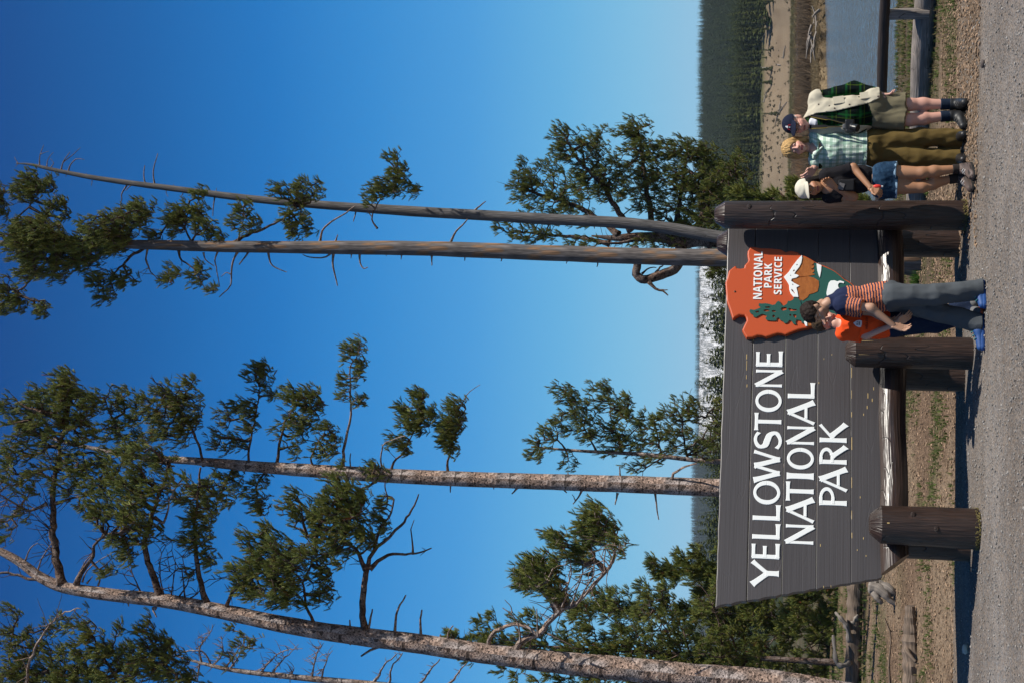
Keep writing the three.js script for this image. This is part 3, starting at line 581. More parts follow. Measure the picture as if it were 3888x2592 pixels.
{ // the long fallen log with broken limbs on the left, and the one nearer
  const big = [[1140, 905], [1140, 1010], [1148, 1110], [1150, 1250], [1155, 1400], [1160, 1568]].map(p => Q[3](...p));
  const base = grd(...Q[3](1205, 1250)), D = -base.z;
  const o = thing('fallen_log', 'long weathered fallen log with broken upright limbs, lying behind the left end of the sign', 'log', base);
  const loc = (X, Y, dz = 0) => atDist(...Q[3](X, Y), D - dz).sub(base);
  const p = [[1140, 880], [1140, 1010], [1148, 1110], [1155, 1250], [1160, 1400], [1165, 1620], [1165, 1800]].map(q => loc(...q)), r = .145 * D / 26;
  p.forEach((v, i) => { v.y = r * .85 + (i - 3) * .004; });
  part('trunk', log(smooth(p, 30), Array.from({ length: 31 }, (_, i) => r * (1 + .08 * Math.sin(i * 1.3))), { sides: 16, wob: .12, ws: 3 }), logMat, o);
  const limb = (pts, r0, r1) => { const q = smooth(pts.map(a => loc(...a)), 12); part('broken_limb', tube(q, q.map((_, i) => lerp(r0, r1, i / 12) * D / 26 * (.8 + .25 * Math.sin(i * 1.9))), 9, { wob: .25, ws: 6 }), driftMat, o); };
  limb([[1130, 1280, .1], [1110, 1180, .3], [1060, 1120, .3], [1030, 1085, .2]], .075, .03);
  limb([[1120, 1180, .1], [1090, 1150, .2], [1075, 1130, .3]], .05, .012);
  limb([[1130, 1420, .15], [1080, 1450, .3], [1040, 1430, .3], [1025, 1340, .3], [1015, 1240, .25]], .075, .035);
  limb([[1150, 1160, .1], [1180, 1110, .2], [1185, 1100, .2]], .06, .02);
  const b2 = grd(...Q[3](1585, 1350)), D2 = -b2.z, loc2 = (X, Y) => atDist(...Q[3](X, Y), D2).sub(b2);
  const o2 = thing('fallen_log', 'split grey-brown fallen log lying in the grass beyond the gravel edge', 'log', b2);
  const q = [[1505, 1040], [1505, 1120], [1510, 1220], [1520, 1320], [1530, 1450], [1530, 1580], [1530, 1720]].map(a => loc2(...a)); const r2 = .115; q.forEach((v, i) => { v.y = r2 * .6 - .01 * i + .02; });
  part('trunk', log(smooth(q, 26), Array.from({ length: 27 }, (_, i) => r2 * (.55 + .5 * sst(0, 12, i)) * (1 + .1 * Math.sin(i * 1.9))), { sides: 14, wob: .16, ws: 4 }), logMat, o2);
  part('broken_limb', tube(smooth([loc2(1540, 1330).setY(.1), loc2(1560, 1345).setY(.12).add(V(0, 0, .15)), loc2(1585, 1390).setY(.03).add(V(0, 0, .3))], 8), [.05, .05, .045, .04, .04, .03, .03, .02, .02], 8), logMat, o2);
  const b3 = grd(...Q[3](1440, 960)), D3 = -b3.z, loc3 = (X, Y, dz = 0) => atDist(...Q[3](X, Y), D3 - dz).sub(b3);
  const o3 = thing('root_stump', 'twisted grey driftwood stump beside the left end of the sign', 'stump', b3);
  const st = (pts, a, b) => { const c = smooth(pts.map(k => loc3(...k)), 12); part('root', tube(c, c.map((_, i) => lerp(a, b, i / 12) * (1 + .1 * Math.sin(i * 2.1))), 12, { wob: .16, ws: 4 }), driftMat, o3); };
  st([[1270, 905], [1320, 920, .05], [1370, 960, .1], [1400, 1000, .1], [1455, 1035, .1]], .11, .03);
  st([[1290, 890], [1340, 900], [1400, 920, .1], [1440, 960, .1]], .09, .04);
  st([[1290, 930], [1310, 980, .1], [1350, 1025, .1]], .07, .03);
  st([[1340, 940, -.1], [1400, 950, -.2], [1450, 930, -.2]], .09, .05);
  const s4 = grd(...Q[3](1420, 1390)), o4 = thing('dead_branch', 'thin dead branch lying on the ground between the two fallen logs', 'branch', s4);
  part('stem', tube(smooth([V(-.5, .02, 0), V(-.1, .05, .05), V(.35, .03, 0), V(.6, .12, 0)], 12), Array.from({ length: 13 }, (_, i) => lerp(.022, .01, i / 12)), 6), logMat, o4);
}
{ // pale stone at the gravel edge and a dark pebble
  for (const [X, Y, s, c, l] of [[...Q[3](1918, 1336), .036, lin(.5, .45, .38), 'small pale stone resting on the gravel edge in the shadow of the sign'], [...Q[1](2068, 440), .028, lin(.09, .075, .07), 'small dark stone lying on the open gravel']]) {
    const g = new THREE.IcosahedronGeometry(s, 3), p = g.attributes.position; for (let i = 0; i < p.count; i++) { const v = V().fromBufferAttribute(p, i), k = 1 + .5 * fbm(v.x * 25 + X, v.y * 25, v.z * 25, 2); p.setXYZ(i, v.x * k * 1.25, v.y * k * .8, v.z * k); } g.computeVertexNormals();
    const at = onGround(X, Y, s * .55); const t = tag(part('stone', g, std({ color: c, roughness: 1 }), scene), l, 'stone'); t.name = numbered('stone'); t.position.copy(at);
  }
}
{ // gravel, wood chips and grass too many to count
  const chip = new THREE.IcosahedronGeometry(1, 0), L = [], K = [];
  for (let i = 0; i < 12000; i++) {
    const d = rr(8.2, 14.1), x = rr(-.3, .3) * d; if (d > crestAt(x) - .02) continue; const s = .003 + .008 * rnd() ** 4;
    const g = rr(.13, .30); L.push({ p: V(x, .006, -d), s: V(s * rr(.8, 1.4), s * .75, s * rr(.8, 1.4)), ry: rr(0, 6), rx: rr(-.4, .4), c: lin(g, g * .93, g * .86) });
  }
  scatter('gravel', chip, std({ roughness: 1, color: 0xffffff }), L, 'loose pebbles of the gravel lot', 'gravel');
  for (let i = 0; i < 26000; i++) {
    const right = rnd() < .45; let d, x;
    if (right) { d = rr(12.6, 19); x = rr(.02, .31) * d; } else { d = rr(14.2, 27); x = rr(-.3, .14) * d; }
    const lot = d < crestAt(x), y = lot ? .008 : Math.max(ground(x, d), d < crestAt(x) + 1.3 ? -.5 : -9) + .01; if (lot && x < .9 + .6 * nz(d * 2)) continue; if (!lot && d < crestAt(x) + .5) continue;
    const s = .006 + .014 * rnd() ** 2.5, k = rr(.5, 1.5); K.push({ p: V(x, y, -d), s: V(s * rr(1, 2.6), s * .5, s * .8), ry: rr(0, 6), rz: rr(-.3, .3), c: lin(.22 * k, .152 * k, .102 * k) });
  }
  scatter('wood_chips', chip, std({ roughness: 1, color: 0xffffff }), K, 'straw coloured wood chips and litter covering the ground', 'litter');
  const bl = []; for (let i = 0; i < 9; i++) { const a = rr(0, 6.28), h = rr(.6, 1), l = rr(.15, .5), w = .05; bl.push(Math.cos(a + 1.5) * w, 0, Math.sin(a + 1.5) * w, -Math.cos(a + 1.5) * w, 0, -Math.sin(a + 1.5) * w, Math.cos(a) * l, h, Math.sin(a) * l); }
  const gg = new THREE.BufferGeometry(); gg.setAttribute('position', new THREE.Float32BufferAttribute(bl, 3)); gg.computeVertexNormals(); const Gs = [];
  for (let i = 0; i < 42000; i++) {
    const d = rr(14.6, 44), x = rr(-.3, .3) * d, c = crestAt(x); if (d < c + 1) continue;
    const m = fbm(x * .42, d * .8, 8); const near = Math.exp(-Math.abs(d - c - 3.4 - .6 * Math.sin(x * 1.7)) * 1.6); if (d < 27 ? m < .11 - .34 * near : m < -.04) continue; if (rnd() < .2) continue;
    const dry = rnd() < (x > 0 && d > 18 ? .5 : .2); Gs.push({ p: V(x, ground(x, d) - .005, -d), s: V(.07, rr(.03, .10), .07).multiplyScalar(1 + (d > 24 ? rnd() : 0)), ry: rr(0, 6), c: (dry ? lin(.20, .16, .08) : lin(.075, .11, .028)).multiplyScalar(rr(.7, 1.3)) });
  }
  scatter('grass', gg, white, Gs, 'short sparse green and dry grass in the litter', 'grass');
  // a tuft under the beam
  const tf = grd(...Q[2](1625, 370)); const tl = []; for (let i = 0; i < 34; i++) tl.push({ p: V(tf.x + gs() * .12, tf.y - .02, tf.z + gs() * .1), s: V(.10, rr(.12, .26), .10), ry: rr(0, 6), c: lin(.05, .11, .02) });
  scatter('grass_tuft', gg, white, tl, 'bright green grass tuft growing under the beam of the sign', 'grass');
}
{ // sagebrush dotting the bluff
  const L = [], blob = conifer(.9, .7, 4, 7, .1, .1);
  for (let i = 0; i < 900; i++) { const a = rr(.07, .3), d = rr(497, 545), x = a * d, y = ground(x, d); if (y < WATER + 2.2 || fbm(x * .05, d * .08, 21) < -.05) continue; L.push({ p: V(x, y - .1, -d), s: rr(.5, 1.5), ry: rr(0, 6), c: lin(.12, .105, .06).multiplyScalar(rr(.6, 1.2)) }); }
  scatter('sagebrush', blob, white, L, 'small dark sagebrush dotting the sandy slope across the river', 'shrubs');
}

// ---------------------------------------------------------------- near pines, grown along limbs traced from the photograph
const flakeTex = tex(512, (u, v) => { const a = tn(u, v, 26, 40, 51), b = tn(u, v, 60, 90, 52), c = tn(u, v, 140, 160, 53), p = tn(u, v, 5, 6, 54); const q = tn(u, v, 3, 4, 55), e = tn(u, v, 11, 14, 56); let s = (.34 + .26 * a + .22 * b + .2 * c) * (.78 + .4 * p); if (b < .22) s *= .55; if (e > .74) s *= .62; const w = sst(.5, .8, q); return [s * lerp(1.12, 1.2, w), s * lerp(1.06, 1.05, w), s * lerp(1.04, .96, w)]; });
const flakeBump = tex(512, (u, v) => .5 * tn(u, v, 26, 40, 51) + .35 * tn(u, v, 60, 90, 52) + .15 * tn(u, v, 140, 160, 53), { color: false });
const barkPine = std({ color: lin(.48, .455, .44), map: flakeTex, bumpMap: flakeBump, bumpScale: .014, roughness: 1 });
const bareTex = tex(512, (u, v) => { const g = .45 * tn(u, v, 90, 5, 61) + .3 * tn(u, v, 200, 12, 62) + .25 * tn(u, v, 30, 4, 63), o = sst(.55, .8, tn(u, v, 7, 3, 64)) * .55; const s = .30 + .42 * g; return [s * lerp(1, 1.35, o), s * lerp(.98, 1.0, o), s * lerp(.98, .68, o)]; });
const greyTex = tex(512, (u, v) => { const g = .45 * tn(u, v, 90, 5, 61) + .3 * tn(u, v, 200, 12, 62) + .25 * tn(u, v, 30, 4, 63); const s = .30 + .42 * g; return [s, s * .985, s * .98]; });
const bareWood = std({ color: lin(.64, .59, .56), map: bareTex, bumpMap: grainBump, bumpScale: .008, roughness: .95 });
const snagWood = std({ color: lin(.50, .485, .48), map: greyTex, bumpMap: grainBump, bumpScale: .006, roughness: .95 });
const twigBark = std({ color: lin(.20, .175, .16), map: flakeTex, bumpMap: flakeBump, bumpScale: .008, roughness: 1 });
const deadTwig = std({ color: lin(.42, .40, .385), map: flakeTex, roughness: 1 });
const needle = std({ color: 0xffffff, roughness: .7, side: THREE.DoubleSide });
function tuftGeo(n, len, shoot) {                  // a shoot with needles all round, swept forwards (+y)
  const pos = [];
  for (let i = 0; i < n; i++) {
    const s = (i + .5) / n, a = i * 2.399 + rr(-.3, .3), sp = rr(.25, .8) * (1.15 - .55 * s), y0 = s * shoot, L = len * rr(.7, 1.15), w = .0028;
    const dx = Math.cos(a) * Math.sin(sp), dz = Math.sin(a) * Math.sin(sp), dy = Math.cos(sp), px = -Math.sin(a) * w, pz = Math.cos(a) * w;
    pos.push(-px, y0, -pz, px, y0, pz, dx * L, y0 + dy * L, dz * L);
  }
  const g = new THREE.BufferGeometry(); g.setAttribute('position', new THREE.Float32BufferAttribute(pos, 3)); g.computeVertexNormals(); return g;
}
const TUFT = tuftGeo(64, .060, .125);
const GREEN = [lin(.16, .185, .036), lin(.21, .215, .044), lin(.115, .15, .034), lin(.22, .18, .04)];
function pine(name, label, D, o) {
  const mPx = D / F / Math.cos(PITCH);             // metres per photo pixel at this distance (about)
  const P = (q, X, Y, dz = 0) => atDist(...Q[q](X, Y), D - dz);
  const tk = o.trunk.pts.map(([q, X, Y, dz]) => P(q, X, Y, dz ?? 0));
  const base = tk[0].clone();
  // run the trunk down into the ground
  const dirn = tk[1].clone().sub(tk[0]).normalize(); let foot = tk[0].clone(); const gy = () => ground(foot.x, -foot.z) - .15;
  for (let i = 0; i < 600 && foot.y > gy(); i++) foot.addScaledVector(dirn, -.03);
  const all = [foot, ...tk], n = o.trunk.seg ?? 46, sp = smooth(all, n);
  const rads = sp.map((_, i) => table(o.trunk.rad.map(([t, r]) => [t, r * mPx]), i / n)[0] * (1 + .22 * Math.exp(-i / n * 26)));
  const t = thing(name, label, 'tree', foot.clone().setY(foot.y + .1), o.group), off = t.position;
  const rel = p => p.clone().sub(off);
  part('trunk', tube(sp.map(rel), rads, 14, { wob: .07, ws: 2.5 }), o.trunk.mat ?? barkPine, t);
  const tufts = [];
  for (const L of o.limbs ?? []) {
    const [q, r0, pts, opt = {}] = L;
    const px = pts.map(p => P(p[2] ?? q, p[0], p[1])), first = px[0].clone();
    // start inside the trunk when the limb begins there, then swing out in depth
    let best = 0, bd = 1e9; sp.forEach((s, i) => { const e = s.distanceTo(first); if (e < bd) { bd = e; best = i; } });
    const len = px.reduce((s, p, i) => i ? s + p.distanceTo(px[i - 1]) : 0, 0);
    const swing = opt.dz ?? rr(-.45, .45) * len * (opt.flat ? .3 : 1); let run = 0; const z0 = sp[best].z - first.z;
    const path = px.map((p, i) => { if (i) run += px[i].distanceTo(px[i - 1]); const k = len ? run / len : 0; const dd = (opt.off ?? 0) + (opt.free ? 0 : z0) + swing * k; const qq = p.clone(); const f = (-p.z - dd) / -p.z; return qq.sub(camera.position).multiplyScalar(f).add(camera.position); });
    const nS = Math.max(6, Math.ceil(len / .09)), sm = smooth(path, nS);
    const wig = opt.wig ?? .035; for (let i = 1; i < sm.length; i++) { sm[i].x += wig * nz(sm[i].x * 4 + i * .3, i * .5, r0) * Math.min(1, i / 4); sm[i].y += wig * nz(i * .45, sm[i].x * 3, r0 + 4) * Math.min(1, i / 4); sm[i].z += wig * 1.5 * nz(i * .4, r0 + 9, sm[i].y) * Math.min(1, i / 4); }
    const R0 = r0 * mPx, R1 = (opt.r1 ?? r0 * .3) * mPx;
    const geos = [tube(sm.map(rel), sm.map((_, i) => lerp(R0, R1, (i / nS) ** .8) * (i === 0 ? 1.35 : i === 1 ? 1.12 : 1)), r0 > 5 ? 9 : 6, { wob: .08, ws: 6 })];
    const nodes = sm.map((p, i) => ({ p, parent: -1, lim: i, w: 0 })), limbN = nodes.length;
    // dead side twigs
    for (let k = 0; k < (opt.dead ?? 0); k++) {
      let p = sm[Math.floor(rr(.2, .98) * nS)].clone(), d = V(gs(), Math.abs(gs()) * .8 + .1, gs()).normalize(), l = rr(.12, .4) * (opt.deadL ?? 1); const tp = [p.clone()];
      for (let j = 0; j < 4; j++) { d.add(V(gs(), gs() + .1, gs()).multiplyScalar(.35)).normalize(); p = p.clone().addScaledVector(d, l / 4); tp.push(p); }
      geos.push(tube(tp.map(rel), [.008, .007, .006, .005, .003], 4, { cap: false }));
    }
    // foliage: points in clumps, joined to the limb by the shortest twigs
    for (const C of opt.clumps ?? []) {
      const [cq, cx, cy, rx, ry, num0, up = .5] = C, num = Math.round(num0 * (o.dense ?? 2.9)), c0 = P(cq, cx, cy);
      const near = sm.reduce((b, s) => s.distanceTo(c0) < b.distanceTo(c0) ? s : b, sm[0]);
      const f = near.z / c0.z, cen = c0.sub(camera.position).multiplyScalar(f).add(camera.position);
      const sc = Q[cq](1, 0)[0] - Q[cq](0, 0)[0], ux = rx * sc * mPx * 1.18, uy = ry * sc * mPx * 1.18, uz = (ux + uy) / 2;
      const pts3 = [], subs = Math.max(3, Math.round(num / 5));
      const S = []; for (let k = 0; k < subs; k++) { let v; do v = V(rr(-1, 1), rr(-1, 1), rr(-1, 1)); while (v.lengthSq() > 1); S.push(v); }
      for (let k = 0; k < num; k++) { const s = S[k % subs]; pts3.push(V(cen.x + s.z * 0 + s.x * uy + gs() * .095, cen.y + s.y * ux + gs() * .095, cen.z + s.z * uz + gs() * .095)); }
      pts3.sort((a, b) => a.distanceTo(near) - b.distanceTo(near));
      for (const p of pts3) {
        let bi = 0, bc = 1e9; for (let j = 0; j < nodes.length; j++) { const e = nodes[j].p.distanceTo(p) * (j < limbN ? 1.0 : 1.0) + (nodes[j].g ?? 0) * .03; if (e < bc) { bc = e; bi = j; } }
        nodes.push({ p, parent: bi, g: (nodes[bi].g ?? 0) + 1, w: 1, up });
      }
    }
    for (let j = nodes.length - 1; j >= limbN; j--) if (nodes[j].parent >= limbN) nodes[nodes[j].parent].w += nodes[j].w;
    for (let j = limbN; j < nodes.length; j++) {
      const N = nodes[j], A = nodes[N.parent].p, B = N.p, l = A.distanceTo(B), mid = A.clone().lerp(B, .5).add(V(gs(), -.3 + gs() * .6, gs()).multiplyScalar(l * .12));
      const r1 = Math.min(.0032 * Math.sqrt(N.w + 1), R0 * .8), rA = N.parent >= limbN ? Math.min(.0032 * Math.sqrt(nodes[N.parent].w + 1), r1 * 1.5) : r1 * 1.5;
      geos.push(tube([A, mid, B].map(rel), [rA, (rA + r1) / 2, r1], 4, { cap: false }));
      const d = B.clone().sub(mid).normalize().multiplyScalar(.6).add(V(.12 + gs() * .2, N.up + .3 + gs() * .15, gs() * .2)).normalize();
      tufts.push({ p: rel(B).addScaledVector(d, -.03), d, s: rr(.62, 1.05) * (o.tuft ?? 1) });
      for (let h = 0; h < 2; h++) if (rnd() < .85) { const e = V(gs(), gs() + .3, gs()).normalize().multiplyScalar(.55).add(d).normalize(); tufts.push({ p: rel(mid.clone().lerp(B, rr(.3, 1))), d: e, s: rr(.5, .9) * (o.tuft ?? 1) }); }
    }
    part('branch', merge(geos), opt.mat ?? o.branchMat ?? twigBark, t);
  }
  if (tufts.length) {
    const m = new THREE.InstancedMesh(TUFT, needle, tufts.length), M = new THREE.Matrix4(), q = new THREE.Quaternion(), q2 = new THREE.Quaternion(), Y = V(0, 1, 0);
    tufts.forEach((f, i) => { q.setFromUnitVectors(Y, f.d); q2.setFromAxisAngle(Y, rr(0, 6.28)); M.compose(f.p, q.multiply(q2), V(f.s, f.s, f.s)); m.setMatrixAt(i, M); const c = GREEN[rnd() < .04 ? 3 : Math.floor(rnd() * 3)].clone().multiplyScalar(rr(.75, 1.25)); if (rnd() < .006) c.setRGB(.22, .08, .025); m.setColorAt(i, c); });
    m.name = 'crown'; m.userData.kind = 'stuff'; t.add(m);
  }
  return t;
}
const live = (q, r, pts, clumps, o = {}) => [q, r, pts, { ...o, clumps }];
const stubs = (q, list, o = {}) => list.map(([r, ...p]) => [q, r, p, { flat: 1, wig: .012, r1: r * .45, mat: deadTwig, ...o }]);

// D: the grey leaning snag
pine('dead_snag', 'slender grey dead snag leaning away to the side behind the tall sign post', 25, {
  trunk: { mat: snagWood, pts: [['d', 1660, 546], ['e', 1500, 360], ['e', 600, 308], ['4', 380, 1445], ['7', 2352, 695], ['7', 1850, 655], ['7', 1500, 615], ['7', 1250, 580], ['7', 900, 535], ['7', 600, 490], ['7', 330, 435], ['7', 200, 405], ['7', 105, 398]], rad: [[0, 23], [.3, 20], [.45, 15], [.62, 12.5], [.8, 9], [.92, 5], [1, 1.5]], seg: 60 },
  branchMat: deadTwig,
  limbs: [...stubs('7', [[2.2, [120, 400], [95, 352]], [1.6, [120, 400], [100, 425]], [2.6, [268, 412], [270, 340], [297, 272]], [1.6, [275, 335], [330, 315]], [2.2, [318, 420], [325, 370], [362, 320]], [2, [345, 428], [365, 395], [340, 365]], [3, [418, 440], [430, 390], [480, 320]], [2.4, [430, 390], [490, 345], [550, 290]], [3.2, [465, 460], [480, 410], [520, 370], [580, 372]], [2, [465, 465], [445, 490]], [2.4, [590, 490], [592, 465]], [2, [630, 515], [625, 555]], [3.4, [880, 530], [850, 580], [830, 610], [835, 650], [825, 680], [832, 722]], [3, [990, 560], [900, 550], [860, 585]], [3.6, [1000, 545], [985, 500], [992, 412]], [3.6, [1060, 545], [1050, 470], [1080, 330]], [2, [1145, 575], [1140, 600], [1155, 630]], [2, [1195, 570], [1192, 543]], [2, [1255, 605], [1240, 640]], [3.4, [1475, 610], [1465, 690], [1462, 760]], [2, [1410, 590], [1415, 565]], [2, [1480, 595], [1485, 568]], [3.6, [1690, 640], [1672, 700], [1665, 770]]]),
    ...stubs('e', [[4, [0, 238], [50, 195], [105, 150]], [2.5, [380, 320], [382, 335]], [3, [520, 330], [525, 350]], [3, [1075, 370], [1075, 398]], [3, [1530, 400], [1525, 420]], [3, [1750, 430], [1752, 462]], [2.5, [1930, 420], [1935, 440]]]),
    ...stubs('4', [[3.6, [95, 1440], [75, 1525]]])],
});
// C: the tall bare-trunked pine
pine('tall_pine', 'tall pine with a straight weathered orange-grey bare trunk and a living top', 23.5, {
  trunk: { mat: bareWood, pts: [['d', 1690, 592], ['5', 2352, 212], ['5', 1500, 186], ['5', 700, 155], ['5', 0, 145], ['7', 2000, 975], ['7', 1400, 968], ['7', 900, 955], ['7', 400, 950], ['7', 0, 945], ['7', -350, 930]], rad: [[0, 34], [.25, 31], [.45, 27], [.6, 23], [.75, 18], [.88, 11], [1, 6]], seg: 60 },
  limbs: [
    ...stubs('7', [[3.4, [1395, 1010], [1410, 1060], [1470, 1105]], [3.6, [1495, 1000], [1475, 1060], [1485, 1120], [1508, 1245]], [4.6, [1630, 1005], [1600, 1070], [1585, 1160], [1580, 1240], [1505, 1315]], [2.4, [1582, 1160], [1550, 1150], [1515, 1180]], [5.5, [1720, 985], [1690, 1030], [1640, 1095]], [4, [1840, 1005], [1860, 1090], [1900, 1120], [1970, 1148]], [5, [2290, 1005], [2285, 1090], [2300, 1170], [2315, 1240]], [4, [2280, 1010], [2230, 1045], [2130, 1045], [2080, 1025]], [5, [2195, 945], [2210, 870], [2260, 810], [2352, 755], [2440, 690]], [4, [2300, 940], [2320, 890]]]),
    ...stubs('5', [[3, [60, 190], [60, 220]], [4, [118, 180], [120, 250], [145, 290], [175, 282]], [3, [405, 195], [405, 228]], [4, [613, 200], [614, 272]], [3.5, [845, 200], [840, 235]], [4, [1100, 210], [1090, 240]], [4, [1760, 220], [1750, 280]], [5, [735, 130], [770, 50], [815, 0], [860, -50]], [3, [960, 205], [955, 218]], [3, [1545, 235], [1540, 255]], [3, [1900, 235], [1900, 250]], [2, [300, 190], [300, 205]]]),
    live('7', 8, [[1600, 950], [1700, 890], [1830, 840], [1940, 780], [2050, 690]], [['7', 2100, 600, 110, 90, 60], ['7', 1900, 590, 50, 50, 16], ['7', 2020, 780, 100, 60, 30], ['7', 2000, 860, 50, 60, 16], ['7', 2120, 860, 40, 30, 8]]),
    live('7', 4, [[1630, 940], [1645, 880], [1665, 790], [1690, 650]], [['7', 1630, 760, 50, 70, 22], ['7', 1700, 700, 30, 40, 8], ['7', 1740, 810, 60, 40, 14]]),
    live('7', 6, [[1350, 990], [1300, 910], [1270, 820], [1290, 690]], [['7', 1260, 740, 120, 90, 60], ['7', 1180, 830, 60, 70, 24], ['7', 1400, 850, 70, 50, 24], ['7', 1480, 900, 60, 30, 18], ['7', 1390, 740, 40, 60, 18], ['7', 1380, 610, 40, 40, 10], ['7', 1060, 890, 50, 35, 14]]),
    live('7', 8, [[1000, 970], [900, 1040], [800, 1140], [650, 1250]], [['7', 750, 1200, 110, 70, 34], ['7', 880, 1210, 60, 60, 18], ['7', 720, 1310, 70, 40, 18], ['7', 640, 1200, 50, 40, 10]], { dead: 6 }),
    live('7', 4, [[1010, 985], [1000, 1080], [1060, 1175], [1170, 1220]], [['7', 1200, 1140, 60, 40, 14], ['7', 1140, 1190, 60, 30, 10]], { dead: 6, mat: deadTwig }),
    live('7', 5, [[1225, 995], [1240, 1060], [1320, 1115], [1360, 1190], [1420, 1270]], [['7', 1360, 1190, 60, 50, 18], ['7', 1440, 1268, 40, 14, 7], ['7', 1380, 1115, 30, 30, 7]], { dead: 3 }),
    live('7', 9, [[900, 955], [850, 900], [760, 800], [700, 740]], [['7', 700, 850, 160, 110, 110, .8], ['7', 900, 790, 120, 90, 60, .8], ['7', 1000, 720, 80, 60, 30, .8], ['7', 800, 960, 110, 60, 50, .8], ['7', 620, 960, 90, 90, 60, .8], ['7', 930, 690, 40, 40, 12, .8], ['7', 760, 930, 130, 50, 60, .8]], { dz: .5 }),
    live('7', 10, [[600, 953], [450, 920], [330, 850], [220, 800]], [['7', 260, 880, 200, 120, 150, .9], ['7', 400, 1000, 180, 110, 120, .9], ['7', 180, 980, 140, 110, 90, .9], ['7', 560, 1080, 120, 70, 46, .9], ['7', 330, 1120, 160, 80, 60, .9], ['7', 200, 1150, 100, 60, 36, .9], ['7', 350, 950, 200, 60, 90, .9], ['7', 120, 900, 110, 90, 60, .9]], { dz: .5 }),
    live('7', 8, [[450, 950], [260, 1130], [170, 1240], [60, 1330]], [['7', 60, 1280, 90, 90, 46, .6], ['7', 120, 1350, 60, 50, 20, .6], ['7', 290, 1390, 60, 50, 20, .8], ['7', 30, 1390, 50, 40, 14, .6]], { dead: 6 }),
    live('7', 6, [[60, 920], [80, 820], [200, 690], [220, 540]], [['7', 230, 540, 110, 90, 60, .7], ['7', 160, 590, 80, 60, 30, .7], ['7', 400, 680, 70, 40, 24, .4], ['7', 350, 540, 50, 50, 16], ['7', 310, 760, 50, 40, 12], ['7', 430, 775, 40, 25, 8]], { dead: 5 }),
    live('7', 7, [[40, 930], [-60, 800], [-120, 700]], [['7', 0, 600, 40, 60, 16], ['7', -80, 700, 100, 120, 60], ['7', 20, 700, 40, 60, 14]]),
    live('4', 4, [[240, 1570], [200, 1500], [240, 1400], [330, 1280], [360, 1150]], [['4', 340, 1260, 90, 90, 46], ['4', 400, 1170, 60, 90, 24], ['4', 240, 1330, 70, 50, 20], ['4', 500, 1290, 50, 40, 12], ['4', 150, 1390, 30, 14, 5], ['4', 360, 1090, 50, 50, 8]], { dead: 8, off: -.8 }),
  ],
});
